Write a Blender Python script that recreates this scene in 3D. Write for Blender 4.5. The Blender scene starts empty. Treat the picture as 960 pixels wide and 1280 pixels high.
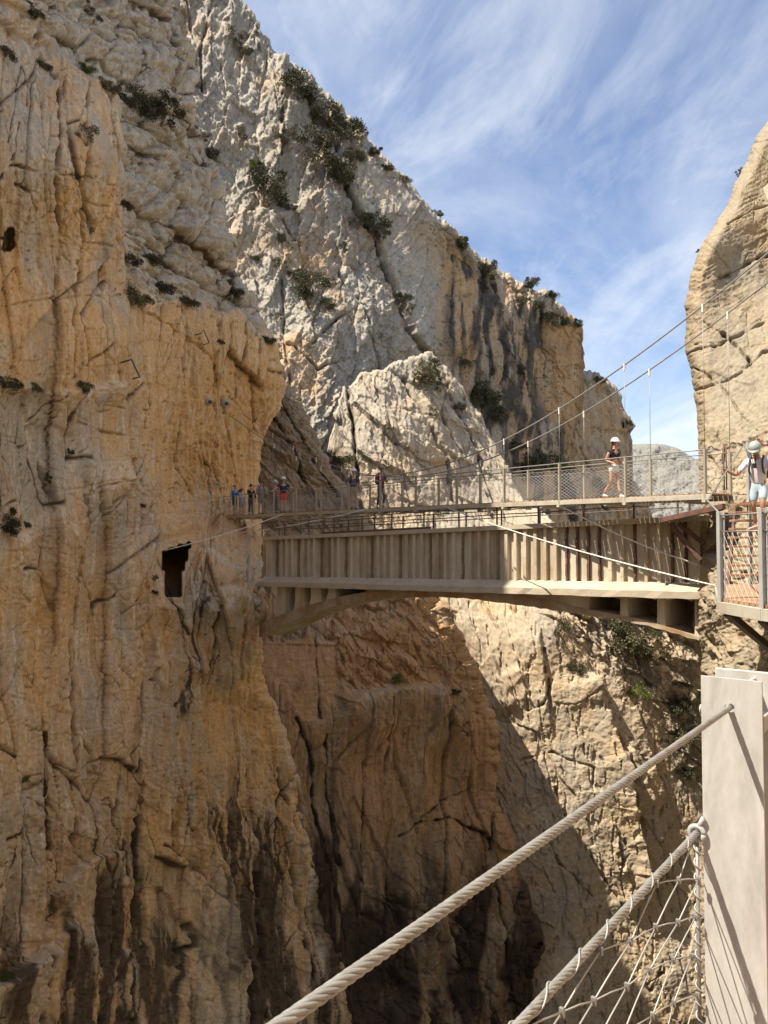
import bpy, bmesh, math, random
import numpy as np
from mathutils import Vector, Matrix
random.seed(7)
C = bpy.context.scene.collection
F = 960.0                       # focal length of the photograph in its own pixels
HZ = 675.0                      # row of the horizon
PITCH = math.atan((HZ - 640.0) / F)
CP, SP = math.cos(PITCH), math.sin(PITCH)
STEP = 1.0                      # mesh fineness of the rock faces

def P(u, v, Y):
    """A point of the place seen at pixel (u, v), Y metres ahead."""
    zc = (640.0 - v) / F
    k = Y / (CP - SP * zc)
    return np.stack([(u - 480.0) / F * k, np.zeros_like(u * 1.0) + Y, (SP + CP * zc) * k], -1)

def PV(u, v, Y):
    p = P(np.float64(u), np.float64(v), np.float64(Y)); return Vector((float(p[0]), float(p[1]), float(p[2])))

# ------------------------------------------------------------------ noise
_rng = np.random.default_rng(11)
_perm = _rng.permutation(65536).astype(np.int32)
_ga = _rng.random(65536) * 2 * np.pi
_gx, _gy = np.cos(_ga).astype(np.float32), np.sin(_ga).astype(np.float32)
_r1, _r2, _r3, _r4 = [_rng.random(65536).astype(np.float32) for _ in range(4)]
def _h(i, j, s):
    return _perm[(_perm[(i + s * 131) & 65535] + j * 7 + s * 977) & 65535]
def perlin(x, y, s=0):
    x = np.asarray(x, np.float32); y = np.asarray(y, np.float32)
    xf = np.floor(x); yf = np.floor(y)
    fx = x - xf; fy = y - yf
    i = xf.astype(np.int32); j = yf.astype(np.int32)
    a0 = _perm[(i + s * 131) & 65535]; a1 = _perm[(i + 1 + s * 131) & 65535]; jj = j * 7 + s * 977
    u = fx * fx * fx * (fx * (fx * 6 - 15) + 10); v = fy * fy * fy * (fy * (fy * 6 - 15) + 10)
    def g(a, b, h):
        h = h & 65535; h = _perm[h]; return _gx[h] * (fx - a) + _gy[h] * (fy - b)
    n0 = g(0, 0, a0 + jj); n0 = n0 + u * (g(1, 0, a1 + jj) - n0)
    n1 = g(0, 1, a0 + jj + 7); n1 = n1 + u * (g(1, 1, a1 + jj + 7) - n1)
    return (n0 + v * (n1 - n0)) * np.float32(1.5)
def fbm(x, y, o=4, s=0, gain=.5):
    r = 0; a = 1.0
    for k in range(o):
        r = r + a * perlin(x * 2.03 ** k + 17.3 * k, y * 2.03 ** k - 9.1 * k, s + k); a *= gain
    return r
def ridged(x, y, o=3, s=0, gain=.5):
    r = 0; a = 1.0
    for k in range(o):
        r = r + a * (1 - 2 * np.abs(perlin(x * 2.1 ** k + 5.7 * k, y * 2.1 ** k + 3.3 * k, s + k))); a *= gain
    return r
def worley(x, y, s=0, jit=.9):
    x = np.asarray(x, np.float32); y = np.asarray(y, np.float32)
    xi = np.floor(x).astype(np.int32); yi = np.floor(y).astype(np.int32)
    f1 = np.full(x.shape, 9., np.float32); f2 = f1.copy(); hid = np.zeros(x.shape, np.int32)
    bx = np.zeros(x.shape, np.float32); by = bx.copy()
    for a in (-1, 0, 1):
        for b in (-1, 0, 1):
            h = _h(xi + a, yi + b, s)
            dx = (xi + a + .5 + jit * (_r1[h] - .5) - x).astype(np.float32)
            dy = (yi + b + .5 + jit * (_r2[h] - .5) - y).astype(np.float32)
            d = np.sqrt(dx * dx + dy * dy)
            m = d < f1
            f2 = np.where(m, f1, np.minimum(f2, d)); f1 = np.where(m, d, f1)
            hid = np.where(m, h, hid); bx = np.where(m, -dx, bx); by = np.where(m, -dy, by)
    return f1, f2, hid, bx, by
def facets(x, y, s=0, tilt=1.0, crack=.5, cw=.07):
    """Angular broken rock: every cell its own tilted plane, joints between."""
    f1, f2, h, bx, by = worley(x, y, s)
    open_ = sm(-.05, .45, perlin(x * .55 + 3.1, y * .55 - 7.7, s + 50))
    return (_r3[h] - .5) + tilt * ((_r4[h] - .5) * bx * 2 + (_r1[h] - .5) * by * 2) - crack * open_ * np.exp(-((f2 - f1) / cw) ** 2)
def broken(u, v, deg, la, lb, s, n=4, tilt=1.3, crack=.5, cw=.05, gain=.55):
    """Several sizes of facets over each other, each turned a little and bent, so that no tiling shows."""
    r = 0; a = 1.0
    for k in range(n):
        q = 2.05 ** k
        x, y = rot(u + 2.5 / q * perlin(u * q / 40, v * q / 40, s + 7 * k), v + 2.5 / q * perlin(u * q / 40 + 9, v * q / 40, s + 7 * k + 3), deg + 23 * ((k * 7) % 3 - 1), la / q, lb / q)
        r = r + a * facets(x, y, s + 11 * k, tilt, crack, cw * q ** .4); a *= gain
    return r
def pillows(x, y, s=0, crack=.6, cw=.09, dome=.9):
    f1, f2, h, bx, by = worley(x, y, s)
    return (_r3[h] - .5) * .8 + dome * (.35 - f1 * f1) - crack * np.exp(-((f2 - f1) / cw) ** 2)
def beds(a, b, s=0, dome=1.0, gaps=False):
    """Bedded, jointed rock: rows of rounded blocks of uneven length, some rows standing out, some set back."""
    b = b + .25 * perlin(a * .35, b * .6, s); r = np.floor(b).astype(np.int32); fy = b - r
    h = _perm[(r * 17 + s * 131) & 65535]; k = .45 + 1.1 * _r1[h]
    x = a * k + _r2[h] * 50 + .12 * perlin(a * 2, b * 2, s + 1); c = np.floor(x).astype(np.int32); fx = x - c
    g = _perm[(h + c * 7) & 65535]
    sh = lambda f, e: 1 - np.abs(2 * f - 1) ** (2.0 / e)
    p = np.clip(sh(fx, .55), 0, 1) ** .5 * np.clip(sh(fy, .8), 0, 1) ** .6
    hh = (_r3[h] - .5) * 1.3 + (_r3[g] - .5) * .9 + dome * (p - .6) + (_r4[g] - .5) * (fx - .5) * 1.2
    return (hh, p) if gaps else hh
def rot(u, v, deg, la, lb):
    """Coordinates along (divided by la) and across (by lb) a direction deg from the u axis, v pointing down."""
    c, s = math.cos(math.radians(deg)), math.sin(math.radians(deg))
    return (u * c + v * s) / la, (-u * s + v * c) / lb
def soft(A, n=1):
    A = np.array(A, np.float32)
    for _ in range(n):
        A[:, 1:-1] = (A[:, :-2] + 2 * A[:, 1:-1] + A[:, 2:]) / 4; A[1:-1] = (A[:-2] + 2 * A[1:-1] + A[2:]) / 4
    return A
def sm(a, b, x):
    t = np.clip((x - a) / (b - a), 0, 1); return t * t * (3 - 2 * t)

# ------------------------------------------------------------------ masks, cracks, steps in the face of a cliff
LS, L0U, L0V = 4.0, -420.0, -700.0
LNU, LNV = 460, 530
_lu = L0U + LS * np.arange(LNU); _lv = L0V + LS * np.arange(LNV)
_LU, _LV = np.meshgrid(_lu, _lv)
def _blur(a, sg):
    n = int(max(1, round(sg * 3))); k = np.exp(-.5 * (np.arange(-n, n + 1) / max(sg, .01)) ** 2); k /= k.sum()
    a = np.apply_along_axis(lambda r: np.convolve(np.pad(r, n, mode='edge'), k, 'valid'), 0, a)
    return np.apply_along_axis(lambda r: np.convolve(np.pad(r, n, mode='edge'), k, 'valid'), 1, a)
def lat(a, u, v):
    x = np.clip((u - L0U) / LS, 0, LNU - 1.001); y = np.clip((v - L0V) / LS, 0, LNV - 1.001)
    i = x.astype(np.int64); j = y.astype(np.int64); fx = x - i; fy = y - j
    return (a[j, i] * (1 - fx) + a[j, i + 1] * fx) * (1 - fy) + (a[j + 1, i] * (1 - fx) + a[j + 1, i + 1] * fx) * fy
def mask(poly, u, v, soft=8):
    ins = np.zeros(_LU.shape, bool); n = len(poly)
    for k in range(n):
        x0, y0 = poly[k]; x1, y1 = poly[(k + 1) % n]
        if y0 == y1: continue
        ins ^= ((y0 > _LV) != (y1 > _LV)) & (_LU < (x1 - x0) * (_LV - y0) / (y1 - y0) + x0)
    return lat(_blur(ins.astype(np.float32), soft / LS), u, v)
def crack(D, u, v, pts, w=1.5, depth=6, G=None, stain=0.):
    r = max(3.5 * w, 5)
    for (x0, y0), (x1, y1) in zip(pts[:-1], pts[1:]):
        m = (u > min(x0, x1) - r) & (u < max(x0, x1) + r) & (v > min(y0, y1) - r) & (v < max(y0, y1) + r)
        if not m.any(): continue
        a = u[m]; b = v[m]; dx, dy = x1 - x0, y1 - y0; L = dx * dx + dy * dy
        t = np.clip(((a - x0) * dx + (b - y0) * dy) / L, 0, 1)
        d = np.hypot(a - x0 - t * dx, b - y0 - t * dy)
        nz = .25 + .95 * sm(-.45, .3, perlin(a / 11, b / 17, 99)); g = np.exp(-(d / (w * nz)) ** 2) * np.minimum(1, nz + .15)
        D[m] = np.minimum(D[m], D[m] * (1 - g) + g * (D[m] - depth))
        if G is not None and stain: G[m] = np.maximum(G[m], stain * nz * np.exp(-(d / (1.5 * w)) ** 2))
def step(D, u, v, pts, amt, fall=40, edge=1.2, r=None):
    """Going along pts the rock on the RIGHT-hand side (as seen) stands amt proud at the line and fades with distance."""
    r = r or 3 * fall
    best = np.full(u.shape, 1e9, np.float32); sg = np.zeros(u.shape, np.float32)
    xs = [p[0] for p in pts]; ys = [p[1] for p in pts]
    m0 = (u > min(xs) - r) & (u < max(xs) + r) & (v > min(ys) - r) & (v < max(ys) + r)
    if not m0.any(): return
    a = u[m0]; b = v[m0]; best = np.full(a.shape, 1e9); sd = np.zeros(a.shape); ok = np.ones(a.shape)
    n = len(pts) - 1
    for k in range(n):
        (x0, y0), (x1, y1) = pts[k], pts[k + 1]; dx, dy = x1 - x0, y1 - y0; L = dx * dx + dy * dy
        tt = ((a - x0) * dx + (b - y0) * dy) / L; t = np.clip(tt, 0, 1)
        d = np.hypot(a - x0 - t * dx, b - y0 - t * dy)
        s = np.sign(dx * (b - y0) - dy * (a - x0))
        out = np.zeros(a.shape)
        if k == 0: out = np.maximum(out, -tt)
        if k == n - 1: out = np.maximum(out, tt - 1)
        o = np.exp(-(out * math.sqrt(L) / (.35 * fall)) ** 2)
        q = d < best
        best = np.where(q, d, best); sd = np.where(q, s * d, sd); ok = np.where(q, o, ok)
    f = np.exp(-np.maximum(sd, 0) / fall) * (.5 + .5 * np.tanh(sd / edge)) * ok
    D[m0] += amt * f

def tps(ctrl):
    """Smooth depth through the points (u, v, Y)."""
    c = np.array(ctrl, float); X = c[:, :2] / 300.; n = len(c)
    def K(a, b):
        r2 = ((a[:, None, :] - b[None, :, :]) ** 2).sum(-1); return .5 * r2 * np.log(r2 + 1e-9)
    A = np.zeros((n + 3, n + 3)); A[:n, :n] = K(X, X) + 2e-3 * np.eye(n)
    A[:n, n] = 1; A[:n, n + 1:] = X; A[n, :n] = 1; A[n + 1:, :n] = X.T
    w = np.linalg.solve(A, np.r_[np.log(c[:, 2]), 0, 0, 0])
    g = np.zeros(_LU.shape)
    q = np.stack([_LU[::4, ::4].ravel(), _LV[::4, ::4].ravel()], -1) / 300.
    o = K(q, X) @ w[:n] + w[n] + q @ w[n + 1:]
    o = np.exp(np.clip(o.reshape(_LU[::4, ::4].shape), 1.5, 7))
    def f(u, v):
        x = np.clip((u - L0U) / 16., 0, o.shape[1] - 1.001); y = np.clip((v - L0V) / 16., 0, o.shape[0] - 1.001)
        i = x.astype(np.int64); j = y.astype(np.int64); fx = x - i; fy = y - j
        return (o[j, i] * (1 - fx) + o[j, i + 1] * fx) * (1 - fy) + (o[j + 1, i] * (1 - fx) + o[j + 1, i + 1] * fx) * fy
    return f
def line(pts):
    xs = [p[0] for p in pts]; ys = [p[1] for p in pts]
    return lambda t: np.interp(t, xs, ys)
def jag(f, amp, s):
    return lambda t: f(t) + amp * (perlin(t / 22, t * 0 + .3, s) + .6 * perlin(t / 8, t * 0 + .3, s + 1) + .3 * perlin(t / 3.3, t * 0 + .3, s + 2))

SHEETS = {}
def grid_mesh(name, X, M=None, flip=False):
    nr, nc = X.shape[:2]
    me = bpy.data.meshes.new(name)
    me.vertices.add(nr * nc); me.vertices.foreach_set('co', X.reshape(-1, 3).astype(np.float32).ravel())
    i = np.arange(nr * nc).reshape(nr, nc)
    q = np.stack([i[:-1, :-1], i[1:, :-1], i[1:, 1:], i[:-1, 1:]], -1).reshape(-1, 4)
    if flip: q = q[:, ::-1]
    nf = len(q)
    me.loops.add(nf * 4); me.loops.foreach_set('vertex_index', q.ravel().astype(np.int32))
    me.polygons.add(nf); me.polygons.foreach_set('loop_start', (np.arange(nf) * 4).astype(np.int32))
    me.polygons.foreach_set('loop_total', np.full(nf, 4, np.int32))
    me.update(calc_edges=True)
    me.polygons.foreach_set('use_smooth', np.ones(nf, bool))
    if M is not None:
        at = me.attributes.new('wear', 'FLOAT_COLOR', 'POINT')  # warm, dark and pale tones; dark also carries painted gorge shade
        c = np.zeros((nr * nc, 4), np.float32); c[:, :M.shape[-1]] = M.reshape(-1, M.shape[-1]); c[:, 3] = 1
        at.data.foreach_set('color', c.ravel())
    return me
def put(name, me, mat, parent=None):
    o = bpy.data.objects.new(name, me); C.objects.link(o)
    if mat is not None: me.materials.append(mat)
    if parent is not None: o.parent = parent
    return o
def sheet(name, mode, span, lo, hi, depth, feat, mat, label, cat, curl_lo=None, curl_hi=None, step=None, key=None, turn=0, cut=None, cap=None):
    st = (step or 1.0) * STEP
    prim = np.arange(span[0], span[1] + .01, st)
    if span[0] < -20: prim = np.r_[np.arange(span[0], -14, 9.0), np.arange(-14, span[1] + .01, st)]      # coarser above the picture
    a = lo(prim); b = hi(prim)
    if cut == 'lo':
        n = int(max(b + 14) / st) + 2
        q = np.concatenate([a[:, None] + (-14 - a)[:, None] * np.linspace(0, 1, 34)[None, :-1], -14 + (b + 14)[:, None] * np.linspace(0, 1, n)[None, :]], 1)
    elif cut == 'hi':
        a2 = np.maximum(a + 4, 974); n = int(max(a2 - a) / st) + 2
        q = np.concatenate([a[:, None] + (a2 - a)[:, None] * np.linspace(0, 1, n)[None, :], a2[:, None] + (b - a2)[:, None] * np.linspace(0, 1, 34)[None, 1:]], 1)
    else:
        n = int(max(b - a) / st) + 2
        q = a[:, None] + (b - a)[:, None] * np.linspace(0, 1, n)[None, :]
    pr = np.repeat(prim[:, None], n, 1)
    back = np.zeros_like(q)
    if curl_hi:
        R, w, nb, dep = curl_hi
        e = np.clip((q - (b[:, None] - w)) / w, 0, 1); back += R * (1 - np.sqrt(np.maximum(0, 1 - e * e)))
        k = np.arange(1, nb + 1) / nb
        tn = turn(prim)[:, None] if callable(turn) else turn; dp = dep(prim)[:, None] if callable(dep) else dep
        q = np.concatenate([q, b[:, None] - k[None, :] ** 1.3 * (w * .8 + tn)], 1); pr = np.repeat(prim[:, None], q.shape[1], 1)
        back = np.concatenate([back, R + dp * np.repeat((k ** 1.4)[None, :], len(prim), 0)], 1)
    if curl_lo:
        R, w, nb, dep = curl_lo
        e = np.clip(((a[:, None] + w) - q) / w, 0, 1)
        if curl_hi: e[:, -curl_hi[2]:] = 0
        back += R * (1 - np.sqrt(np.maximum(0, 1 - e * e)))
        k = np.arange(nb, 0, -1) / nb
        q = np.concatenate([a[:, None] + k[None, :] * w * .8, q], 1); pr = np.repeat(prim[:, None], q.shape[1], 1)
        back = np.concatenate([np.repeat((R + dep * k ** 1.4)[None, :], len(prim), 0), back], 1)
    U, V = (q, pr) if mode == 'rows' else (pr, q)
    if cap is not None: V = np.maximum(V, cap(U))
    Y = depth(U, V) + back
    B = P(U, V, Y)
    # normals of the smooth base
    Bs = B
    du = np.gradient(Bs, axis=1); dv = np.gradient(Bs, axis=0)
    N = np.cross(du, dv); N /= np.linalg.norm(N, axis=-1, keepdims=True) + 1e-9
    toward = (N * B).sum(-1, keepdims=True)
    vis = toward[:, :]
    sgn = -1.0 if np.median(vis) > 0 else 1.0
    N = N * sgn
    view = -B / np.linalg.norm(B, axis=-1, keepdims=True)
    N = N * .6 + view * .4 * (back < 1e-6)[..., None]; N /= np.linalg.norm(N, axis=-1, keepdims=True) + 1e-9
    D, M, push = feat(U, V, Y)
    D = D / (1 + .8 * back)
    X = B + N * (D * Y / F)[..., None]
    if push is not None: X = X + (B / Y[..., None]) * push[..., None]
    me = grid_mesh(name, X, M, flip=sgn < 0)
    o = put(name, me, mat)
    o['kind'] = 'structure'; o['label'] = label; o['category'] = cat
    SHEETS[key or name] = (U, V, X, N, back > 1e-6)
    return o
def on(key, u, v):
    """The rock surface seen at pixel (u, v): its point and outward normal."""
    U, V, X, N, bk = SHEETS[key]
    pr = X.reshape(-1, 3)
    zc = (pr[:, 2] * CP - pr[:, 1] * SP) / (pr[:, 1] * CP + pr[:, 2] * SP)
    xc = pr[:, 0] / (pr[:, 1] * CP + pr[:, 2] * SP)
    d = (480 + F * xc - u) ** 2 + (640 - F * zc - v) ** 2 + bk.ravel() * 40
    k = int(np.argmin(d))
    # the nearest of those within 3 px
    m = np.nonzero(d < 9)[0]
    if len(m): k = m[np.argmin(pr[m, 1])]
    return Vector(pr[k]), Vector(N.reshape(-1, 3)[k])
# ------------------------------------------------------------------ materials
def nm(name):
    m = bpy.data.materials.new(name); m.use_nodes = True
    t = m.node_tree; b = t.nodes['Principled BSDF']; return m, t, b
def nd(t, typ, **kw):
    n = t.nodes.new(typ)
    for k, v in kw.items():
        if k.startswith('i_'):
            key = k[2:]; key = int(key) if key.isdigit() else key.replace('_', ' ')
            n.inputs[key].default_value = v
        else: setattr(n, k, v)
    return n
def mixc(t, fac, a, b, mode='MIX'):
    n = t.nodes.new('ShaderNodeMix'); n.data_type = 'RGBA'; n.blend_type = mode
    for s, v in ((n.inputs[0], fac), (n.inputs[6], a), (n.inputs[7], b)):
        if hasattr(v, 'is_linked'): t.links.new(v, s)
        elif isinstance(v, (int, float)): s.default_value = v
        else: s.default_value = (*v, 1)
    return n.outputs[2]
def math_(t, op, a, b=None, clamp=False):
    n = t.nodes.new('ShaderNodeMath'); n.operation = op; n.use_clamp = clamp
    for s, v in zip(n.inputs, (a, b)):
        if v is None: continue
        if hasattr(v, 'is_linked'): t.links.new(v, s)
        else: s.default_value = v
    return n.outputs[0]
def noise(t, co, scale, detail=5, rough=.6, dist=0, stretch=None):
    if stretch:
        mp = nd(t, 'ShaderNodeMapping'); mp.inputs['Scale'].default_value = stretch; t.links.new(co, mp.inputs[0]); co = mp.outputs[0]
    n = nd(t, 'ShaderNodeTexNoise', i_Scale=scale, i_Detail=detail, i_Roughness=rough, i_Distortion=dist)
    t.links.new(co, n.inputs['Vector']); return n.outputs[0]
def ramp(t, v, a, b):
    n = nd(t, 'ShaderNodeMapRange', clamp=True); n.inputs[1].default_value = a; n.inputs[2].default_value = b
    t.links.new(v, n.inputs[0]); return n.outputs[0]
def rock_mat(name, grey, warm, dark, pale, k=1.0, streak=.5, tilt=0.0, bump=.25):
    """Limestone: grey and iron-orange mixed by wear and painted depth-shade masks and noise; k is how many metres a metre-wide pattern takes."""
    m, t, b = nm(name)
    g = nd(t, 'ShaderNodeNewGeometry'); co = g.outputs['Position']
    if tilt:
        mp = nd(t, 'ShaderNodeMapping'); mp.inputs['Rotation'].default_value = (0, tilt, 0); t.links.new(co, mp.inputs[0]); co = mp.outputs[0]
    w = nd(t, 'ShaderNodeAttribute', attribute_name='wear'); sp = nd(t, 'ShaderNodeSeparateColor'); t.links.new(w.outputs['Color'], sp.inputs[0])
    n1 = noise(t, co, .35 / k, 6, .62); n2 = noise(t, co, 1.6 / k, 6, .65)
    st = noise(t, co, 1.1 / k, 6, .62, .7, (1, 1, .12)); st2 = noise(t, co, 2.6 / k, 5, .62, .6, (1, 1, .16))
    f = math_(t, 'ADD', sp.outputs[0], math_(t, 'MULTIPLY', math_(t, 'SUBTRACT', n1, .5), 2.0))
    f = math_(t, 'ADD', f, math_(t, 'MULTIPLY', math_(t, 'SUBTRACT', st, .5), 2.0 * streak), True)
    f = ramp(t, f, .12, .88)
    c = mixc(t, f, grey, warm)
    c = mixc(t, math_(t, 'MULTIPLY', ramp(t, st2, .52, .7), .6 * streak), c, pale)
    c = mixc(t, math_(t, 'MULTIPLY', ramp(t, n2, .55, .72), .3), c, pale)
    c = mixc(t, math_(t, 'MULTIPLY', ramp(t, st, .56, .72), .5 * streak), c, dark)
    n3 = noise(t, co, 5.0 / k, 6, .7)
    c = mixc(t, math_(t, 'MULTIPLY', ramp(t, n3, .42, .30), .3), c, dark)
    dk = math_(t, 'ADD', sp.outputs[1], math_(t, 'MULTIPLY', math_(t, 'SUBTRACT', math_(t, 'ADD', st, n2), 1.0), .9))
    dk = math_(t, 'MULTIPLY', ramp(t, dk, .15, .85), math_(t, 'MULTIPLY', sp.outputs[1], 1.3, True))
    c = mixc(t, dk, c, dark)
    c = mixc(t, math_(t, 'MULTIPLY', sp.outputs[2], ramp(t, n2, .3, .6)), c, pale)
    fine = noise(t, co, 9.0 / k, 6, .7)
    v = math_(t, 'ADD', .22, math_(t, 'MULTIPLY', math_(t, 'ADD', fine, math_(t, 'MULTIPLY', st2, .3)), 1.3))
    hs = nd(t, 'ShaderNodeHueSaturation'); t.links.new(v, hs.inputs['Value']); t.links.new(c, hs.inputs['Color'])
    t.links.new(hs.outputs[0], b.inputs['Base Color'])
    b.inputs['Roughness'].default_value = .92; b.inputs['Specular IOR Level'].default_value = .2
    bp = nd(t, 'ShaderNodeBump', i_Strength=bump, i_Distance=.12 * k); t.links.new(math_(t, 'ADD', fine, math_(t, 'MULTIPLY', n2, 1.5)), bp.inputs['Height'])
    t.links.new(bp.outputs[0], b.inputs['Normal'])
    return m
def plain(name, col, rough=.6, metal=0., var=.25, scale=4., dirt=None, dirt_at=.55, stretch=None, bump=0.):
    """A surface with uneven colour and optional patches of a second one."""
    m, t, b = nm(name)
    g = nd(t, 'ShaderNodeNewGeometry'); co = g.outputs['Position']
    n = noise(t, co, scale, 6, .65, 0, stretch)
    c = col
    if dirt is not None: c = mixc(t, ramp(t, noise(t, co, scale * .6, 6, .7, .3, stretch), dirt_at - .08, dirt_at + .12), col, dirt)
    hs = nd(t, 'ShaderNodeHueSaturation'); t.links.new(math_(t, 'ADD', 1 - var * .5, math_(t, 'MULTIPLY', n, var)), hs.inputs['Value'])
    if hasattr(c, 'is_linked'): t.links.new(c, hs.inputs['Color'])
    else: hs.inputs['Color'].default_value = (*c, 1)
    t.links.new(hs.outputs[0], b.inputs['Base Color'])
    b.inputs['Roughness'].default_value = rough; b.inputs['Metallic'].default_value = metal
    if bump:
        bp = nd(t, 'ShaderNodeBump', i_Strength=bump, i_Distance=.02); t.links.new(n, bp.inputs['Height']); t.links.new(bp.outputs[0], b.inputs['Normal'])
    return m
SKYROT, SKYLOC, SKYTINT, CLOUD, EXPO = -20, (4.4, 8.1, 0), (.95, 1.02, 1.15), (6.4, 6.7, 7.1), 0.92
# ------------------------------------------------------------------ camera, sun, sky
cam = bpy.data.objects.new('camera', bpy.data.cameras.new('camera')); C.objects.link(cam)
cam.data.sensor_fit = 'VERTICAL'; cam.data.sensor_height = 24.0; cam.data.lens = 24.0 * F / 1280.0
cam.data.clip_start = .05; cam.data.clip_end = 5000
cam.rotation_euler = (math.pi / 2 + PITCH, 0, 0)
bpy.context.scene.camera = cam
SUN = Vector((-.49, -.16, .85)).normalized()            # towards the sun
sl = bpy.data.lights.new('sun', 'SUN'); sl.energy = 4.8; sl.angle = math.radians(.53); sl.color = (1, .91, .77)
so = bpy.data.objects.new('sun', sl); C.objects.link(so); so.rotation_euler = SUN.to_track_quat('Z', 'Y').to_euler()
so.location = (-60, -30, 100)
wd = bpy.data.worlds.new('World'); bpy.context.scene.world = wd; wd.use_nodes = True
t = wd.node_tree; bg = t.nodes['Background']
sk = nd(t, 'ShaderNodeTexSky', sky_type='NISHITA', sun_disc=False, sun_elevation=math.asin(SUN.z), sun_rotation=math.atan2(SUN.x, SUN.y), altitude=600, air_density=1.0, dust_density=.6, ozone_density=1.5)
bg.inputs['Strength'].default_value = .085
tc = nd(t, 'ShaderNodeTexCoord'); sx = nd(t, 'ShaderNodeSeparateXYZ'); t.links.new(tc.outputs['Generated'], sx.inputs[0])
# cirrus on a flat layer high above: direction divided by its height
zz = math_(t, 'MAXIMUM', sx.outputs[2], .04); zz = math_(t, 'ADD', zz, .25)
cx = math_(t, 'DIVIDE', sx.outputs[0], zz); cy = math_(t, 'DIVIDE', sx.outputs[1], zz)
cb = nd(t, 'ShaderNodeCombineXYZ'); t.links.new(cx, cb.inputs[0]); t.links.new(cy, cb.inputs[1])
mp = nd(t, 'ShaderNodeMapping'); mp.inputs['Rotation'].default_value = (0, 0, math.radians(SKYROT)); mp.inputs['Location'].default_value = SKYLOC; mp.inputs['Scale'].default_value = (1.0, .72, 1)
t.links.new(cb.outputs[0], mp.inputs[0])
k1 = noise(t, mp.outputs[0], 1.6, 9, .62, .9); k2 = noise(t, mp.outputs[0], 3.6, 9, .64, 1.0, (1, .6, 1))
cl = math_(t, 'ADD', .03, math_(t, 'ADD', math_(t, 'MULTIPLY', ramp(t, k1, .39, .72), .7), math_(t, 'MULTIPLY', ramp(t, k2, .46, .80), .6)))
low = ramp(t, sx.outputs[2], .45, .05)
cl = math_(t, 'ADD', cl, math_(t, 'MULTIPLY', low, .34), True)
cl = math_(t, 'MULTIPLY', cl, .8)
skyc = mixc(t, 1.0, sk.outputs[0], SKYTINT, 'MULTIPLY')
t.links.new(mixc(t, cl, skyc, CLOUD), bg.inputs['Color'])
vs = bpy.context.scene.view_settings; vs.view_transform = 'Standard'; vs.look = 'None'; vs.gamma = 1; vs.use_curve_mapping = False; vs.exposure = EXPO
# ------------------------------------------------------------------ rock colours
M_LEFT = rock_mat('warm_limestone', (.40, .345, .265), (.585, .37, .17), (.10, .07, .045), (.66, .56, .42), 1.0, 1.0)
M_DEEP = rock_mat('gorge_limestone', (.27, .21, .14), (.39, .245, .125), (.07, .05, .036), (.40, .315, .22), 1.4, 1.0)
M_SPUR = rock_mat('pale_limestone', (.33, .285, .22), (.43, .32, .195), (.12, .095, .07), (.47, .41, .315), 2.2, .45, 0, .12)
M_FAR = rock_mat('grey_limestone', (.305, .275, .225), (.42, .265, .135), (.08, .07, .058), (.47, .415, .335), 4.5, .8)
M_RIGHT = rock_mat('tan_limestone', (.255, .22, .16), (.32, .24, .145), (.10, .078, .055), (.37, .315, .235), 1.0, .3)

# ------------------------------------------------------------------ left wall of the gorge, in front of the bridges
A_R = line([(-640, 205), (-420, 210), (-120, 190), (-20, 205), (20, 215), (60, 240), (85, 250), (105, 243), (145, 246), (180, 262), (240, 281), (290, 286), (350, 300), (392, 325),
            (430, 348), (470, 357), (500, 357), (518, 352), (535, 338), (560, 329), (600, 327), (665, 330), (700, 329), (760, 331), (800, 323), (850, 328), (900, 345), (1000, 376), (1100, 402), (1300, 442), (1400, 460)])
A_L = line([(-640, -330), (1400, -330)])
A_depth = tps([(-330, 0, 12), (-330, 600, 12), (-330, 1300, 12), (-150, 300, 15.5), (-150, 900, 15.5),
    (0, 0, 21), (0, 300, 20), (0, 600, 20), (0, 900, 20), (0, 1280, 20), (100, 150, 24), (100, 400, 24.5), (90, 700, 24), (100, 1000, 24.5), (100, 1280, 24.5),
    (138, 200, 26.5), (138, 420, 27.5), (60, 50, 26), (100, 60, 29), (165, 60, 38), (160, 200, 33), (160, 330, 31.5), (200, 40, 43), (240, 100, 45), (250, 250, 43), (210, 250, 38), (200, 330, 35), (285, 340, 44), (270, 280, 43),
    (180, 420, 33), (250, 440, 38), (345, 460, 46), (180, 560, 34), (250, 560, 41), (335, 560, 50), (190, 650, 35), (260, 640, 45), (325, 640, 47.5),
    (150, 620, 28.5), (150, 760, 28), (190, 720, 30), (195, 900, 29.5), (240, 760, 31.5), (300, 740, 33), (325, 740, 34.4), (280, 700, 33.6), (240, 900, 33), (320, 850, 38), (300, 1000, 38), (230, 1050, 33), (370, 1050, 43), (300, 1250, 38), (410, 1250, 45), (170, 1150, 29),
    (100, -200, 33), (0, -300, 22.5), (80, -500, 28), (-50, -570, 20.5), (20, -640, 22.5), (-120, -450, 18.5), (200, -300, 46), (-200, -300, 18)])
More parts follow.
